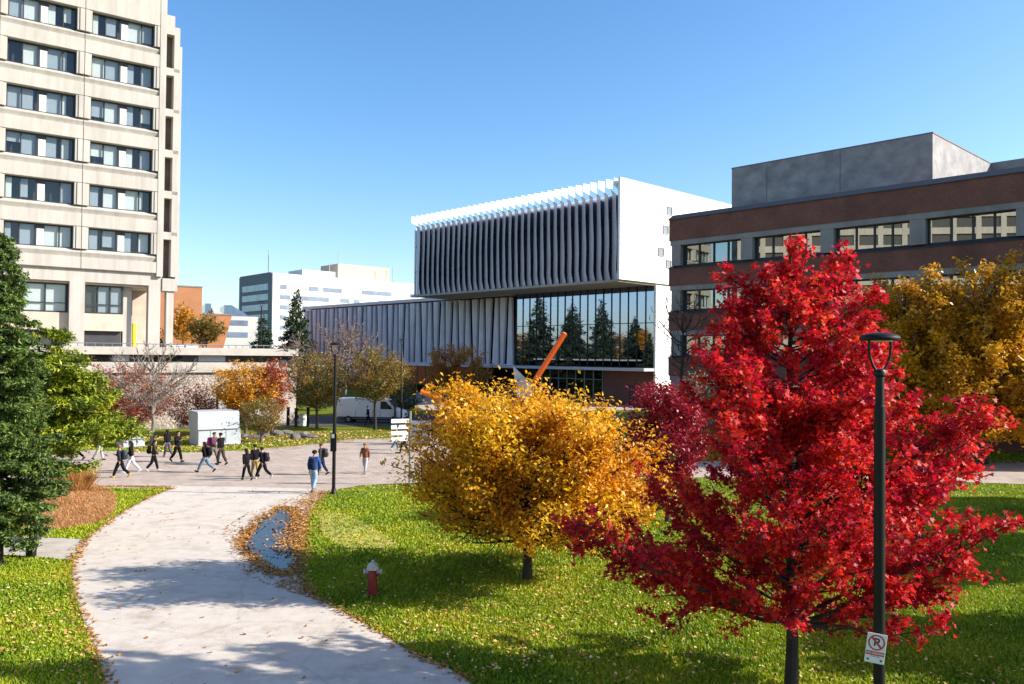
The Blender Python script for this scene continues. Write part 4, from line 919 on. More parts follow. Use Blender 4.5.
# fallen leaves
M['drift'] = leafmat('brown_leaf', [(.16, .06, .015), (.32, .13, .02), (.46, .21, .04), (.58, .34, .10)], trans=.1, rough=.7, namp=.1)
M['fall'] = leafmat('fallen_leaf', [(.30, .12, .02), (.50, .24, .04), (.66, .42, .12), (.72, .58, .28), (.45, .06, .03)], trans=.1, rough=.6, namp=.1)
fl = []
def flat(Q, z, size, name, label, mm='fall'):
    n = len(Q); P = np.column_stack([Q, gz(Q)+z+RNG.random(n)*.02]); nr = RNG.normal(size=(n, 3))*.35; nr[:, 2] = 1; nr = unit(nr); t = unit(np.cross(nr, RNG.normal(size=(n, 3)))); b = np.cross(nr, t)
    tm = np.array([(0, -.5), (.4, -.15), (.25, .35), (0, .55), (-.3, .3), (-.42, -.1)]); s = (size*(.55+.7*RNG.random((n, 1))))
    V = P[:, None, :]+(b[:, None, :]*tm[None, :, 0, None]+t[:, None, :]*tm[None, :, 1, None])*s[:, None, :]
    return tag(npmesh(name, V, 6, M[mm], None, RNG.random(n)), label, 'leaves', kind='stuff')
lawn_all = wedge(14.5, 40, 90000)
for e in excl[:3]: lawn_all = lawn_all[~pip(lawn_all, np.array(e))]
# denser under the trees and in drifts
def dens(Q):
    d_ = .10+.0*Q[:, 0]
    for cx, cy, s_, k2 in ((.5, 19.5, 2.6, .5), (0, 22.5, 4, .22), (3.5, 18, 3.0, .3), (-10.5, 17.5, 2.5, .9), (-2, 17.2, 1.8, .7), (8, 16.5, 3, .22), (-12, 20, 2.5, .5), (14, 33, 4, .4)):
        d_ = d_+k2*np.exp(-((Q[:, 0]-cx)**2+(Q[:, 1]-cy)**2)/(2*s_*s_))
    d_ = d_*(.35+.65*(np.sin(Q[:, 0]*2.1+np.sin(Q[:, 1]*1.7)*2)*np.sin(Q[:, 1]*2.7+1.3) > -.15)); return d_
lawn_all = lawn_all[RNG.random(len(lawn_all)) < dens(lawn_all)**1.25*.48]
flat(lawn_all, .07, .072, 'fallen_leaves', 'yellow and orange fallen leaves scattered over the lawns')
def along(edge, n, w_, bias=0):
    P = np.array(pxpoly(edge)); i = RNG.integers(0, len(P)-1, n); t = RNG.random((n, 1)); return P[i]*(1-t)+P[i+1]*t+RNG.normal(size=(n, 2))*w_+np.array([[bias, 0]])
ed_ = np.concatenate([along(left_edge, 1500, .10), along(right_edge[4:], 1200, .10), along([(172, 488), (120, 487), (60, 489)], 900, .16), along(right_edge[-14:], 2400, .35, -.3)])
pq = np.array(pxpoly(pud[:-1])); ring = along(pud, 3600, .15)
far = along([(238, 452), (300, 446), (345, 441), (470, 437)], 900, .35)
ring2 = scatter(pxpoly([(232, 560), (222, 530), (250, 512), (286, 500), (312, 500), (306, 520), (303, 560), (318, 592), (340, 606), (312, 600), (280, 590), (250, 580)]), 26000)
ring2 = ring2[(~pip(ring2, pq)) & (RNG.random(len(ring2)) < .12+.55*(ring2[:, 0] > -6.2))]
inp = scatter(pxpoly(pud[:-1]), 900)
onp = scatter(path_poly, 900)
strip = scatter(pxpoly([(130, 453), (240, 450), (345, 440), (470, 435), (470, 428), (330, 432), (130, 436)]), 9000); strip = strip[RNG.random(len(strip)) < .95]
flat(strip, .06, .15, 'leaf_litter', 'dense yellow and rust leaf litter on the grass strip behind the plaza')
flat(np.concatenate([ed_, ring, ring2, inp[:60], onp[:220], far]), .045, .085, 'leaf_drift', 'brown and orange leaves drifted along the path edges and round the puddle', 'drift')
# ------------------------------------------------------------------ lamps
def lamp(name, base, hgt, label, box=False, rz=0):
    r_ = empty(name, base, label, 'street lamp', 'black post top lamps', rz)
    b_ = Vector(base); P = lambda x, y, z: b_+Vector((x, y, z))
    m = MB(); m.tube([P(0, 0, -.1), P(0, 0, hgt*.84), P(0, 0, hgt*.842), P(0, 0, hgt-.62)], [.078, .075, .062, .058], 14); m.build('pole', M['blackm'], r_, smooth=True)
    m = MB(); m.lathe(P(0, 0, 0), [(.15, -.05), (.15, .1), (.11, .16), (.09, .3)], 14); m.build('base_cover', M['blackm'], r_, smooth=True)
    m = MB(); m.lathe(P(0, 0, hgt-.64), [(.06, 0), (.09, .02), (.09, .07), (.07, .10), (.03, .11)], 14); m.build('hub', M['blackm'], r_, smooth=True)
    for s_ in (1, -1):
        m = MB(); m.tube([P(s_*.06, 0, hgt-.56), P(s_*.12, 0, hgt-.48), P(s_*.17, 0, hgt-.36), P(s_*.19, 0, hgt-.22), P(s_*.18, 0, hgt-.08)], .018, 8); m.build('arm', M['blackm'], r_, smooth=True)
    m = MB(); m.lathe(P(0, 0, hgt-.13), [(.23, 0), (.265, .012), (.27, .04), (.25, .07), (.17, .10), (.06, .115), (.0, .116)], 28); m.build('lamp_head', M['blackm'], r_, smooth=True)
    m = MB(); m.lathe(P(0, 0, hgt-.145), [(.18, 0), (.18, .014)], 20); m.build('lens', mat('frosted_lens', (.6, .6, .58), (.5, .5, .5), rough=.3), r_)
    if box:
        m = MB(); m.bx(b_.x-.13, b_.x+.13, b_.y-.2, b_.y-.10, b_.z+1.95, b_.z+2.75); m.build('control_box', M['blackm'], r_, bevel=.01)
        m = MB(); m.bx(b_.x-.08, b_.x+.04, b_.y-.215, b_.y-.203, b_.z+2.55, b_.z+2.72); m.build('plate', wp, r_)
    return r_
lp = at(879.5, 520, 11.6); lamp('street_lamp', (lp.x, 11.6, 0), 6.60, 'near black lamp post with flat round head in front of the red maple', rz=.3)
l2 = gr(333.5, 495); lamp('street_lamp', l2, 6.74-l2.z, 'black lamp post at the corner where the path meets the plaza', box=True)
l3 = Vector((ray(401.5, 400).x/ray(401.5, 400).y*76, 76, -.5)); lamp('street_lamp', l3, at(401.5, 339, 76).z+.5, 'farther black lamp post beside the white van')
l4 = Vector((ray(260, 400).x/ray(260, 400).y*92, 92, 5.68)); lamp('street_lamp', l4, at(260, 301, 92).z-5.68, 'lamp post rising above the terrace before the distant white block')
l5 = Vector((ray(202, 400).x/ray(202, 400).y*86, 86, 2.0)); lamp('street_lamp', l5, at(202, 337.5, 86).z-2.0, 'short lamp head showing over the terrace parapet before the brick block')
# no parking sign on the near pole
M['signwhite'] = mat('sign_white', (.72, .70, .70), (.66, .64, .64), rough=.45); M['signred'] = mat('sign_red', (.55, .03, .04), (.48, .025, .035), rough=.45); M['signblack'] = mat('sign_black', (.02, .02, .02), (.015, .015, .015), rough=.5)
sz = at(876, 648.5, 11.48); sg = empty('parking_sign', (sz.x, 11.49, sz.z), 'small tilted white and red no parking sign strapped to the near lamp post', 'sign')
sg.rotation_euler = (0, R(7), R(-14)); sg.scale = (.78,)*3
def loc_obj(mb, name, m, par, **k):
    o = mb.build(name, m, None, **k); o.parent = par; return o
m = MB(); m.bx(-.165, .165, -.012, .0, -.265, .265); plate = loc_obj(m, 'plate', M['signwhite'], sg, bevel=.006)
m = MB()
rg = lambda r0, r1, k=36: [[(r0*math.cos(2*math.pi*i/k), r0*math.sin(2*math.pi*i/k)), (r1*math.cos(2*math.pi*i/k), r1*math.sin(2*math.pi*i/k))] for i in range(k)]
q_ = rg(.115, .14); yf = -.016; cz = .105
for i in range(36):
    a, b = q_[i], q_[(i+1) % 36]; m.quad([(a[0][0], yf, cz+a[0][1]), (a[1][0], yf, cz+a[1][1]), (b[1][0], yf, cz+b[1][1]), (b[0][0], yf, cz+b[0][1])])
a_ = .018; m.quad([(-.085-a_*.7, yf-.002, cz+.085-a_*.7), (-.085+a_*.7, yf-.002, cz+.085+a_*.7), (.085+a_*.7, yf-.002, cz-.085+a_*.7), (.085-a_*.7, yf-.002, cz-.085-a_*.7)])
loc_obj(m, 'prohibition_ring', M['signred'], sg, fix=False)
m = MB(); m.quad([(-.155, yf, -.055), (.155, yf, -.055), (.155, yf, -.125), (-.155, yf, -.125)]); loc_obj(m, 'red_band', M['signred'], sg, fix=False)
m = MB(); m.quad([(-.14, yf, -.205), (-.095, yf, -.18), (-.095, yf, -.23)]); loc_obj(m, 'arrow', M['signblack'], sg, fix=False)
m = MB(); m.quad([(.14, yf, -.205), (.095, yf, -.18), (.095, yf, -.23)]); loc_obj(m, 'arrow', M['signblack'], sg, fix=False)
def text(body, size, loc, m, par, name='lettering'):
    cu = bpy.data.curves.new(name, 'FONT'); cu.body = body; cu.size = size; cu.align_x = 'CENTER'; cu.align_y = 'CENTER'; cu.offset = size*.02
    to = bpy.data.objects.new(name, cu); C.objects.link(to); dg = bpy.context.evaluated_depsgraph_get()
    me = bpy.data.meshes.new_from_object(to.evaluated_get(dg)); bpy.data.objects.remove(to); me.materials.clear(); me.materials.append(m)
    o = bpy.data.objects.new(name, me); C.objects.link(o); o.parent = par; o.location = loc; o.rotation_euler = (math.pi/2, 0, 0); return o
text('P', .20, (.0, yf-.001, cz), M['signblack'], sg); text('NO PARKING', .048, (0, yf-.002, -.09), M['signwhite'], sg); text('AT ANY TIME', .026, (0, yf-.001, -.145), M['signred'], sg)
m = MB(); 
for z in (-.18, .18):
    m = MB(); m.lathe((0, .125, z), [(.108, -.015), (.108, .015)], 16); loc_obj(m, 'strap', M['greym'], sg)
# ------------------------------------------------------------------ fire hydrant
hb0 = gr(372.5, 596); hy = empty('fire_hydrant', hb0, 'dark red fire hydrant with white bonnet and caps on the shaded lawn', 'fire hydrant')
M['hred'] = mat('hydrant_red', (.26, .014, .018), (.18, .01, .012), rough=.4, scale=8); M['hwhite'] = mat('hydrant_white', (.52, .48, .44), (.38, .35, .31), rough=.5, scale=8)
m = MB(); m.lathe(hb0, [(.19, -.05), (.19, .05), (.12, .06), (.115, .5), (.15, .52), (.15, .57), (.12, .58), (.12, .68)], 20); m.build('barrel', M['hred'], hy, smooth=True)
m = MB(); m.lathe(hb0+Vector((0, 0, .68)), [(.155, 0), (.155, .04), (.14, .1), (.10, .16), (.05, .19), (.035, .19), (.035, .24)], 20); m.build('bonnet', M['hwhite'], hy, smooth=True)
for s_ in (1, -1):
    m = MB(); m.tube([hb0+Vector((s_*.10, 0, .62)), hb0+Vector((s_*.2, 0, .62))], [.055, .055], 12, m=0); m.tube([hb0+Vector((s_*.19, 0, .62)), hb0+Vector((s_*.235, 0, .62))], [.075, .07], 6); m.build('nozzle_cap', M['hwhite'], hy)
m = MB(); m.tube([hb0+Vector((0, -.1, .58)), hb0+Vector((0, -.19, .58))], [.08, .08], 12); m.tube([hb0+Vector((0, -.18, .58)), hb0+Vector((0, -.23, .58))], [.1, .09], 6); m.build('pumper_cap', M['hred'], hy)
# black bollard on the side path
b0 = gr(31, 558); bo = empty('bollard', b0, 'short black square bollard on the side slab by the spruce', 'bollard')
m = MB(); m.bx(b0.x-.11, b0.x+.11, b0.y-.11, b0.y+.11, b0.z, b0.z+.56); m.build('post', M['blackm'], bo, bevel=.015)
m = MB(); m.bx(b0.x-.125, b0.x+.125, b0.y-.125, b0.y+.125, b0.z+.562, b0.z+.60); m.build('cap', M['blackm'], bo, bevel=.01)
# ------------------------------------------------------------------ grey cabinets
M['cab'] = mat('pale_grey_paint', (.42, .45, .48), (.36, .39, .42), rough=.5, scale=2)
def cabinet(px0, px1, pyb, pyt, label, dep=2.2, roof=True):
    p = gr(px0, pyb); Cf = Fr((p.x, p.y), dd(53.4)); u1 = Cf.hit(px1, pyb)[0]; ht = at(px0, pyt, p.y).z; z0 = p.z
    r_ = empty('utility_cabinet', Cf.P(u1/2, -dep/2, z0), label, 'cabinet', 'grey utility cabinets by the plaza'); hh = ht-z0
    m = MB(); m.box(Cf, .08, u1+.05, -dep, 0, z0, z0+hh*.47); m.build('lower_box', M['cab'], r_, bevel=.02)
    m = MB(); m.prism(Cf, [(-dep-.1, z0+hh*.475), (.12, z0+hh*.475), (.06, z0+hh*.97), (-.1, z0+hh), (-dep, z0+hh)], 0, u1-.1); m.build('upper_cover', M['cab'], r_, bevel=.02)
    m = MB(); m.box(Cf, u1*.3, u1*.3+.03, .002, .02, z0+.15, z0+hh*.44); m.box(Cf, u1*.66, u1*.66+.03, .002, .02, z0+.15, z0+hh*.44); m.build('door_seam', M['greym'], r_)
    m = MB(); m.box(Cf, -.05, u1+.15, -dep-.15, .15, z0-.05, z0+.06); m.build('plinth', M['greyconc'], r_)
cabinet(197, 240, 446.5, 412, 'pale grey metal cabinet with overhanging cover beside the plaza')
cabinet(122, 144, 448, 430, 'smaller grey cabinet half hidden behind the pine boughs')
# ------------------------------------------------------------------ direction sign
s0 = gr(409.5, 485); sr = empty('direction_sign', s0, 'grey post with two fans of white direction boards left of the golden tree', 'sign')
m = MB(); m.tube([s0, s0+Vector((0, 0, at(409.5, 411, s0.y).z-s0.z))], .06, 10); m.build('post', M['greym'], sr)
zt_ = at(409, 418.5, s0.y).z
for k in range(4):
    for sd, wd_, an in ((-1, 1.0, .5), (1, 1.05, -.1)):
        m = MB(); z = zt_-.30*k-.10*(1 if sd > 0 else 0); dx = Vector((math.cos(an)*sd, math.sin(an)*sd*1.0, 0)); a = s0+Vector((0, -.08, 0)); a.z = z; nn = Vector((-dx.y, dx.x, 0))*.02
        pts = [a+dx*.06, a+dx*wd_, a+dx*wd_-Vector((0, 0, .2)), a+dx*.06-Vector((0, 0, .2))]; m.add([p-nn for p in pts]+[p+nn for p in pts], [(0, 1, 2, 3), (7, 6, 5, 4), (0, 4, 5, 1), (1, 5, 6, 2), (2, 6, 7, 3), (3, 7, 4, 0)]); m.build('board', wp, sr)
# ------------------------------------------------------------------ sculpture
so_ = empty('sculpture', (1.0, 62, -.5), 'orange red steel beam sculpture with a grey wedge plate, leaning before the glass hall', 'sculpture')
M['ored'] = mat('orange_red_steel', (.85, .13, .010), (.78, .11, .010), rough=.4)
def beam(a, b, wd, m_, name, par):
    a, b = Vector(a), Vector(b); t = (b-a).normalized(); x0_ = t.cross(Vector((0, 1, 0))).normalized(); y0_ = t.cross(x0_); x = x0_*.72+y0_*.69; y = t.cross(x); m = MB()
    for x0, x1, y0, y1 in ((-wd*.75, wd*.75, -wd*.75, wd*.75),):
        m.add([p+x*u+y*v for p in (a, b) for u, v in ((x0, y0), (x1, y0), (x1, y1), (x0, y1))], [(3, 2, 1, 0), (4, 5, 6, 7), (0, 1, 5, 4), (1, 2, 6, 5), (2, 3, 7, 6), (3, 0, 4, 7)])
    m.build(name, m_, par)
beam(at(497, 441, 63), at(565, 333, 60), .19, M['ored'], 'beam', so_)
beam(at(421, 391, 62), at(532, 441, 61), .17, M['ored'], 'beam', so_)
pw_ = [at(513, 366, 61), at(541, 393, 61), at(535, 441, 61), at(522, 441, 61)]; m = MB(); off = Vector((0, .25, 0)); m.add(pw_+[p+off for p in pw_], [(0, 1, 2, 3), (7, 6, 5, 4), (0, 4, 5, 1), (1, 5, 6, 2), (2, 6, 7, 3), (3, 7, 4, 0)]); m.build('plate', mat('grey_plate', (.42, .42, .42), (.36, .36, .36), rough=.6), so_)
# ------------------------------------------------------------------ van
def van(px, pyb, label):
    p = gr(px, pyb); r_ = empty('cargo_van', p, label, 'van'); r_.rotation_euler = (0, 0, R(-4))
    body = [(-3.3, .45), (-3.32, 1.2), (-3.25, 2.25), (-3.1, 2.42), (1.2, 2.45), (1.75, 2.3), (2.45, 1.45), (3.25, 1.22), (3.36, .95), (3.36, .45)]
    m = MB(); W2 = 1.0
    def ring(y, ins): return [Vector((x+(-.04 if x > 0 else .04)*ins, y, z if z < 1.2 else z-.02*ins)) for x, z in body]
    L_ = [ring(-W2, 1), ring(W2, 1)]
    secs = []
    for y in (-1.0, -.96, .96, 1.0): 
        ins = 1 if abs(y) > .98 else 0; secs.append(ring(y, ins))
    # narrower at roof
    vv = []
    for y, s_ in zip((-1.0, -.96, .96, 1.0), secs): vv += [Vector((q.x, y*(1-.10*max(0, q.z-1.1)), q.z)) for q in s_]
    K = len(body); ff = [tuple(range(K)), tuple(range(4*K-1, 3*K-1, -1))]+[(j*K+i, j*K+(i+1) % K, (j+1)*K+(i+1) % K, (j+1)*K+i) for j in range(3) for i in range(K)]
    m.add(vv, ff); loc_obj(m, 'body', mat('van_white', (.80, .82, .85), (.74, .76, .8), rough=.3, scale=.5), r_, bevel=.04, smooth=True)
    g_ = glassmat('van_glass', tint=(.05, .06, .07), refl=.2)
    sy = lambda z: 1.006*(1-.10*max(0, z-1.1))+.004
    m = MB(); m.quad([(1.83, -.8, 2.235), (1.83, .8, 2.235), (2.44, .86, 1.51), (2.44, -.86, 1.51)]); 
    m.v = [v+Vector((.03, 0, .02)) for v in m.v]; loc_obj(m, 'windscreen', M['frame'], r_)
    for s_ in (-1, 1):
        m = MB(); m.quad([(x, s_*sy(z), z) for x, z in ((1.05, 2.15), (1.6, 2.12), (2.2, 1.42), (1.05, 1.38))]); loc_obj(m, 'side_window', M['frame'], r_)
        m = MB()
        for x in (-1.4, .3, 1.0): m.bx(x, x+.02, s_*1.0-.006+(0 if s_ > 0 else -.003), s_*1.0+.009, .55, 1.3)
        m.bx(-3.2, 3.1, s_*1.0-.02, s_*1.0+.02, .5, .62); loc_obj(m, 'side_trim', M['blackm'], r_)
        m = MB(); m.bx(3.2, 3.33, s_*.62-.18*1, s_*.62+.18, .95, 1.15); loc_obj(m, 'headlight', M['signwhite'], r_, bevel=.02)
        m = MB(); m.bx(1.95, 2.1, s_*1.18-.08, s_*1.18+.08, 1.4, 1.75); loc_obj(m, 'mirror', M['blackm'], r_, bevel=.02)
        for x in (-2.1, 2.35):
            m = MB(); m.tube([(x, s_*.8, .35), (x, s_*1.03, .35)], [.36, .36], 20); w_ = loc_obj(m, 'wheel', M['blackm'], r_)
            m = MB(); m.tube([(x, s_*1.031, .35), (x, s_*1.045, .35)], [.2, .18], 14); q = loc_obj(m, 'rim', M['greym'], w_)
        m = MB(); m.bx(-3.36, -3.31, s_*.85-.07, s_*.85+.07, 1.1, 1.5); loc_obj(m, 'tail_light', M['signred'], r_)
    m = MB(); m.bx(3.3, 3.45, -.95, .95, .35, .62); loc_obj(m, 'bumper', M['blackm'], r_, bevel=.03); m = MB(); m.bx(3.345, 3.38, -.45, .45, .75, 1.0); loc_obj(m, 'grille', M['blackm'], r_)
    m = MB(); m.bx(-3.1, 3.1, -.85, .85, .3, .5); loc_obj(m, 'underbody', M['blackm'], r_)
van(372, 422.5, 'white panel van parked on the road beyond the small trees')
# ------------------------------------------------------------------ fence posts, bins near the road
for i, (px, pyb, pyt, lb_) in enumerate(((288, 426, 408, 'wooden post left of the white litter bin'), (296, 427, 409, 'wooden post touching the shrubs beyond the plaza'), (308, 427, 408, 'wooden post right of the white litter bin'))):
    p = gr(px, pyb); h_ = at(px, pyt, p.y).z-p.z; m = MB(); m.bx(p.x-.12, p.x+.12, p.y-.12, p.y+.12, p.z, p.z+h_); m.bx(p.x-.15, p.x+.15, p.y-.15, p.y+.15, p.z+h_, p.z+h_+.08)
    tag(m.build('wooden_post', M['barkdark'], bevel=.015), lb_, 'post', 'wooden posts by the road')
p = gr(303, 426); bi = empty('litter_bin', p, 'small white litter bin between the wooden posts by the road', 'bin'); m = MB(); m.lathe(p, [(.3, 0), (.36, .9), (.36, 1.0)], 14); m.build('drum', wp, bi); m = MB(); m.lathe(p+Vector((0, 0, 1.002)), [(.38, 0), (.36, .1), (.15, .18)], 14); m.build('lid', M['greym'], bi)
# rocks in the planting strip
M['rock'] = mat('grey_rock', (.20, .18, .16), (.10, .09, .085), scale=2, rough=.9, bump=.5)
for i in range(9):
    p = gr(246+i*8+random.uniform(-2, 2), 436+random.uniform(-2, 3)); m = MB(); bmv = bmesh.new(); bmesh.ops.create_icosphere(bmv, subdivisions=2, radius=1)
    sx, sy_, sz_ = random.uniform(.4, .8), random.uniform(.4, .6), random.uniform(.2, .4)
    m.v = [p+Vector((v.co.x*sx, v.co.y*sy_, v.co.z*sz_+.1))*1+rv(.03) for v in bmv.verts]; m.f = [[v.index for v in f.verts] for f in bmv.faces]; m.m = [0]*len(m.f); bmv.free()
    tag(m.build('boulder', M['rock'], smooth=False), 'grey boulder in the planting strip between the cabinet and the road', 'boulder', 'boulders in the planting strip')
# ------------------------------------------------------------------ people
def cm(c, n='cloth'): 
    k = n+'_%d_%d_%d' % tuple(int(x*999) for x in c)
    if k not in M: M[k] = mat(n, c, [x*.7 for x in c], scale=12, rough=.9, spec=.12)
    return M[k]
BLK = (.010, .010, .013); JEAN = (.10, .17, .27); NAVY = (.02, .028, .06)
def skinmesh(V, E, Rr, name, m, par, sub=1, extra=None):
    bm = bmesh.new(); ly = bm.verts.layers.skin.verify(); vs = []
    for i, (p, r_) in enumerate(zip(V, Rr)):
        v = bm.verts.new(p); v[ly].radius = (r_, r_) if not hasattr(r_, '__len__') else r_; v[ly].use_root = (i == 0); vs.append(v)
    for a, b in E: bm.edges.new((vs[a], vs[b]))
    me = bpy.data.meshes.new(name); bm.to_mesh(me); bm.free()
    o = bpy.data.objects.new(name, me); C.objects.link(o); md = o.modifiers.new('s', 'SKIN'); md.use_smooth_shade = True; ms = o.modifiers.new('u', 'SUBSURF'); ms.levels = ms.render_levels = sub
    dg = bpy.context.evaluated_depsgraph_get(); m2 = bpy.data.meshes.new_from_object(o.evaluated_get(dg)); bpy.data.objects.remove(o)
    if extra:
        bm = bmesh.new(); bm.from_mesh(m2)
        for mbx in extra:
            bv = [bm.verts.new(v) for v in mbx.v]
            for f in mbx.f: bm.faces.new([bv[i] for i in f])
        bm.to_mesh(m2); bm.free()
    m2.materials.clear(); m2.materials.append(m); m2.polygons.foreach_set('use_smooth', [True]*len(m2.polygons))
    o = bpy.data.objects.new(name, m2); C.objects.link(o); o.parent = par; return o
def person(px, pyf, hpx, yaw, label, top=BLK, legs=BLK, hair=(.03, .02, .015), shoe=(.02, .02, .02), stride=.45, bag=None, phone=False, lean=.06, skin=(.45, .27, .19), bagtag=None, longhair=False, pos=None, group='students walking across the plaza', hgt=None):
    p = pos or gr(px, pyf); sc = hgt/1.74 if hgt else max(.9, min(1.08, hpx*p.y/F/1.74))
    r_ = empty('person', p+Vector((0, 0, .035)), label, 'person', group, yaw); r_.scale = (sc,)*3
    TH, SH = .44, .43; stride *= .82
    def leg(sx, ang, knee):
        h = Vector((sx*.09, 0, 0)); k = h+Vector((0, math.sin(ang)*TH, -math.cos(ang)*TH)); a2 = ang-knee; f = k+Vector((0, math.sin(a2)*SH, -math.cos(a2)*SH)); return h, k, f, a2
    Lh, Lk, Lf_, la = leg(-1, stride, .08); Rh, Rk, Rf_, ra = leg(1, -stride*.75, .35+stride*.4 if stride > .1 else .03)
    zf = min(Lf_.z, Rf_.z+.03); z0 = -zf+.085
    up = lambda v: Vector((v.x, v.y, v.z+z0)); Lh, Lk, Lf_, Rh, Rk, Rf_ = map(up, (Lh, Lk, Lf_, Rh, Rk, Rf_))
    def T_(x, y, z): return Vector((x, y+math.sin(lean)*z, z0+z))     # torso point, z above hips
    pel, sp_, ch, nk, hd0, hd1, hd2 = T_(0, 0, .04), T_(0, 0, .22), T_(0, 0, .43), T_(0, .0, .56), T_(0, .03, .64), T_(0, .035, .72), T_(0, .02, .79)
    nose = T_(0, .115, .69)
    def arm(sx, ang, elb):
        s_ = T_(sx*.18, 0, .50); e = s_+Vector((sx*.04, math.sin(ang)*.29, -math.cos(ang)*.29)); a2 = ang+elb; w_ = e+Vector((-sx*.02, math.sin(a2)*.25, -math.cos(a2)*.25)); d_ = (w_-e).normalized(); return s_, e, w_, w_+d_*.08, d_
    la_ = arm(-1, -stride*.8, .35); ra_ = arm(1, stride*.8 if not phone else .35, .45 if not phone else 1.5)
    V = [pel, sp_, ch, nk, hd0, hd1, hd2, nose]; E = [(0, 1), (1, 2), (2, 3), (3, 4), (4, 5), (5, 6), (5, 7)]; Rr = [(.14, .10), (.125, .09), (.15, .10), .052, (.068, .076), (.086, .10), (.055, .066), .012]
    for (s_, e, w_, hn, d_) in (la_, ra_):
        b = len(V); V += [s_, e, w_, hn]; E += [(2, b), (b, b+1), (b+1, b+2), (b+2, b+3)]; Rr += [.055, .042, .03, (.038, .02)]
    for (h, k, f, a2) in ((Lh, Lk, Lf_, la), (Rh, Rk, Rf_, ra)):
        b = len(V); V += [h, k, f]; E += [(0, b), (b, b+1), (b+1, b+2)]; Rr += [.085, .058, .042]
    ex = []
    for sx, (s_, e, w_, hn, d_) in ((-1, la_), (1, ra_)):
        xx = Vector((1, 0, 0)); nn = d_.cross(xx).normalized()
        for j, (o_, l_) in enumerate(((-.026, .058), (-.009, .068), (.009, .064), (.026, .05))):
            a = hn+xx*o_+d_*.0; ex.append(MB().tube([a, a+d_*l_*.5, a+d_*l_*.8+nn*-.012, a+d_*l_+nn*-.03], [.009, .009, .008, .006], 6))
        a = hn-d_*.05-xx*sx*.03; ex.append(MB().tube([a, a+(d_-xx*sx*.6).normalized()*.04, a+(d_-xx*sx*.3).normalized()*.07], [.012, .010, .007], 6))
        # ear
    for sx in (-1, 1):
        q = MB(); q.tube([hd1+Vector((sx*.07, 0, -.03)), hd1+Vector((sx*.085, -.01, .0)), hd1+Vector((sx*.078, -.005, .035))], [.010, .016, .010], 6); ex.append(q)
    skinmesh(V, E, Rr, 'body', cm(skin, 'skin'), r_, 1, ex)
    # eyes, mouth
    m = MB()
    for sx in (-1, 1): c = hd1+Vector((sx*.03, .078, -.0)); m.lathe(c, [(.001, -.008), (.011, 0), (.001, .008)], 8)
    c = hd1+Vector((0, .072, -.075)); m.bx(c.x-.022, c.x+.022, c.y, c.y+.012, c.z-.004, c.z+.004)
    loc_obj(m, 'facial_features', cm((.05, .02, .02), 'eyes'), r_)
    # jacket
    V = [T_(0, 0, -.02), T_(0, 0, .1), sp_, ch, T_(0, 0, .53)]; E = [(0, 1), (1, 2), (2, 3), (3, 4)]; Rr = [(.20, .155), (.195, .15), (.175, .14), (.185, .145), (.09, .085)]
    for (s_, e, w_, hn, d_) in (la_, ra_):
        b = len(V); V += [s_, e, w_-d_*.01]; E += [(3, b), (b, b+1), (b+1, b+2)]; Rr += [.092, .074, .06]
    skinmesh(V, E, Rr, 'jacket', cm(top), r_)
    V = [T_(0, 0, .06), T_(0, 0, -.01)]; E = [(0, 1)]; Rr = [(.165, .125), (.16, .125)]
    for (h, k, f, a2) in ((Lh, Lk, Lf_, la), (Rh, Rk, Rf_, ra)):
        b = len(V); V += [h+Vector((0, 0, -.02)), k, f+Vector((0, 0, .02))]; E += [(1, b), (b, b+1), (b+1, b+2)]; Rr += [.118, .09, .072]
    skinmesh(V, E, Rr, 'trousers', cm(legs), r_)
    for (h, k, f, a2) in ((Lh, Lk, Lf_, la), (Rh, Rk, Rf_, ra)):
        dr = Vector((0, math.cos(a2*.8), math.sin(a2*.8))); m = MB(); dn = Vector((0, -dr.z, dr.y))
        m.tube([f-dr*.07-dn*.035, f-dr*.04-dn*.035, f+dr*.05-dn*.04, f+dr*.14-dn*.05, f+dr*.19-dn*.055], [.03, .046, .05, .042, .022], 8); loc_obj(m, 'shoe', cm(shoe), r_, smooth=True)
    # hair
    m = MB(); c = hd1+Vector((0, -.014, .012)); prof = [(.10, -.03), (.11, .02), (.102, .065), (.074, .1), (.025, .115), (.001, .116)]
    m.lathe(c, prof, 14, sq=1.05)
    m.v = [v if v.z > c.z+.04 or v.y < c.y+.03 else Vector((v.x, min(v.y, c.y+.05), v.z+.05)) for v in m.v]
    if longhair:
        m.tube([c+Vector((0, -.05, .03)), c+Vector((0, -.085, -.06)), c+Vector((0, -.10, -.2)), c+Vector((0, -.11, -.3))], [.06, .085, .08, .03], 8)
    loc_obj(m, 'hair', cm(hair), r_, smooth=True)
    if bag:
        bc = T_(0, 0, .30)+Vector((0, -.24, 0)); rot = Matrix.Rotation(yaw, 4, 'Z'); wpos = p+rot @ (bc*sc)+Vector((0, 0, .035))
        bo_ = empty('backpack', wpos, bagtag, 'backpack', 'backpacks worn by the students', yaw); bo_.scale = (sc,)*3
        m = MB(); m.bx(-.15, .15, -.10, .08, -.24, .24); loc_obj(m, 'bag', cm(bag), bo_, bevel=.06, smooth=True)
        m = MB(); m.bx(-.11, .11, -.15, -.08, -.2, .03); loc_obj(m, 'front_pocket', cm([c*.8 for c in bag]), bo_, bevel=.03, smooth=True)
        for sx in (-1, 1):
            m = MB(); m.tube([(sx*.1, .06, .2), (sx*.11, .16, .245), (sx*.11, .30, .2), (sx*.12, .385, .06), (sx*.13, .25, -.1), (sx*.12, .06, -.18)], .02, 6); loc_obj(m, 'strap', cm([c*.8 for c in bag]), bo_)
    return r_
LFT, RGT = R(90), R(-90)
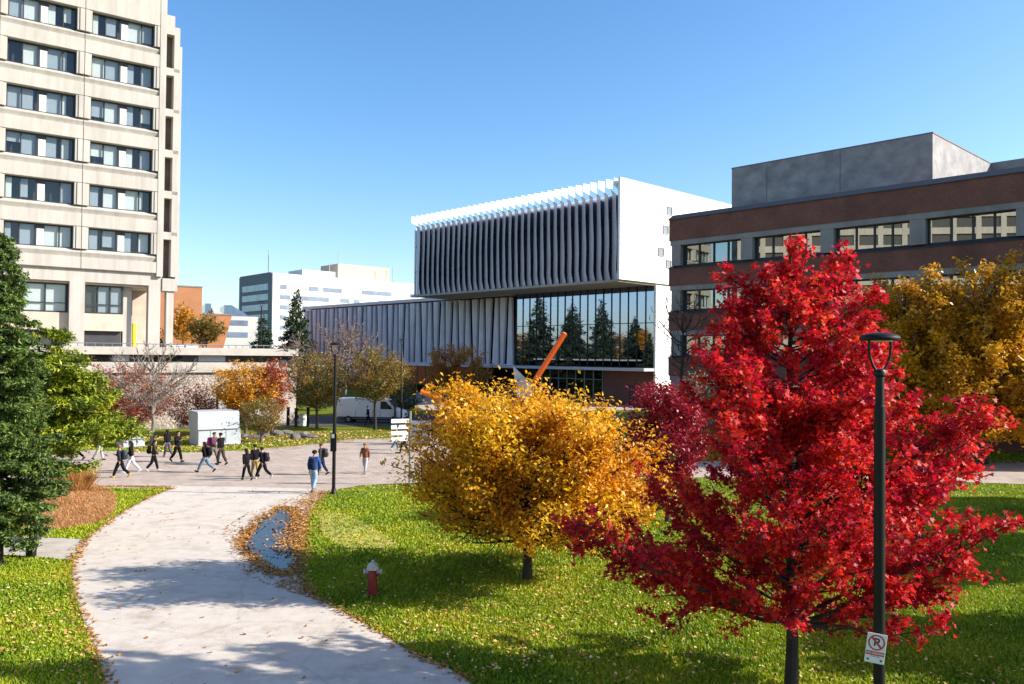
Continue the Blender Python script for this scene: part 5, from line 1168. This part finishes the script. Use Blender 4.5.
person(76, 461, 28, LFT+.3, 'person in a maroon jacket and black backpack behind the pine boughs', top=(.10, .02, .03), bag=BLK, bagtag='black backpack on the maroon jacketed person by the pine')
person(99, 461, 28, RGT, 'person in pale grey trousers mostly hidden behind the pine boughs', top=(.05, .06, .07), legs=(.4, .42, .45), stride=.3)
person(120, 478.5, 33, LFT, 'person in black looking at a phone, wearing yellow shoes and striding left', top=(.03, .035, .045), shoe=(.7, .45, .03), phone=True, stride=.5, hair=(.25, .13, .06), bag=(.05, .055, .07), bagtag='dark grey backpack on the person with yellow shoes')
person(131, 473.5, 32, LFT+.25, 'person in a black top and white trousers behind the one with yellow shoes', legs=(.6, .62, .66), shoe=(.75, .75, .75), stride=.45, longhair=True)
person(153.5, 472, 31, RGT+.35, 'person in a black coat and tan sleeve walking right, near the bare tree', top=(.05, .045, .04), shoe=(.5, .5, .5), stride=.35, bag=BLK, bagtag='black bag on the person near the bare tree', longhair=True, hair=(.06, .03, .02))
person(167.5, 457.5, 27, LFT-.6, 'person with pink shoes walking left of the grey cabinet', legs=(.10, .09, .13), shoe=(.8, .12, .35), stride=.35, longhair=True)
person(177, 462.5, 31, RGT-.4, 'person all in black with pale hands up beside the grey cabinet', legs=BLK, stride=.4, phone=True)
person(205, 473, 31, LFT-.1, 'person in blue jeans and black jacket taking a long stride in front of the cabinet', legs=(.13, .22, .32), stride=.6, bag=BLK, bagtag='black backpack on the striding person in blue jeans', phone=True, longhair=True)
person(213, 464, 31, RGT-.3, 'person in pale trousers with a magenta backpack in front of the cabinet', top=(.10, .05, .07), legs=(.15, .15, .14), stride=.45, bag=(.5, .03, .2), bagtag='magenta pink backpack in front of the grey cabinet')
person(221, 465.5, 34, LFT-.5, 'tall person in black with dark olive trousers, arm raised, right of the magenta backpack', legs=(.06, .05, .04), stride=.3, phone=True)
person(246.5, 481, 31, LFT-.7, 'leftmost of three people walking together, all in black', stride=.4, longhair=True)
person(255, 477.5, 32, LFT-1.0, 'middle of three people walking together, wearing mustard trousers', legs=(.33, .25, .07), stride=.4)
person(262.5, 479.5, 32, LFT-.2, 'rightmost of three people walking together, in black with a backpack', shoe=(.7, .7, .7), stride=.55, bag=(.03, .03, .035), bagtag='black backpack on the rightmost of the three walking together')
person(313.5, 493, 41, R(-8), 'person in a bright blue jacket and light jeans walking away by the lamp post', top=(.03, .09, .30), legs=(.28, .38, .50), stride=.3, bag=(.02, .03, .07), bagtag='navy backpack on the blue jacket by the lamp post', shoe=(.15, .15, .16))
person(321.5, 475.5, 31, LFT-.25, 'person in dark grey with a large backpack just left of the lamp post', top=(.06, .06, .065), legs=NAVY, stride=.3, bag=(.05, .05, .05), bagtag='dark grey backpack just left of the lamp post', hair=(.12, .06, .03))
person(365, 474, 30, R(170), 'person in a brown jacket and pale grey trousers walking towards the lawn', top=(.22, .09, .05), legs=(.40, .40, .42), shoe=(.15, .14, .14), stride=.45, longhair=True, hair=(.3, .16, .08))
person(395.5, 450.5, 17, RGT+.2, 'person in an orange yellow top and blue jeans behind the direction sign', top=(.60, .25, .02), legs=(.08, .16, .26), shoe=(.6, .6, .6), hgt=1.6, stride=.3)
person(403.5, 454, 20, LFT-.3, 'person in a white top and black trousers behind the direction sign', top=(.55, .6, .68), hgt=1.7, stride=.35)
person(918, 549, 46, R(160), 'person in a blue jacket standing on the shaded lawn behind the red maple', top=(.04, .10, .28), legs=NAVY, stride=.1, group='people beyond the lawn')
person(368, 425, 18, LFT, 'dark clothed person walking in front of the white van', hgt=1.75, stride=.3, group='people beyond the lawn')
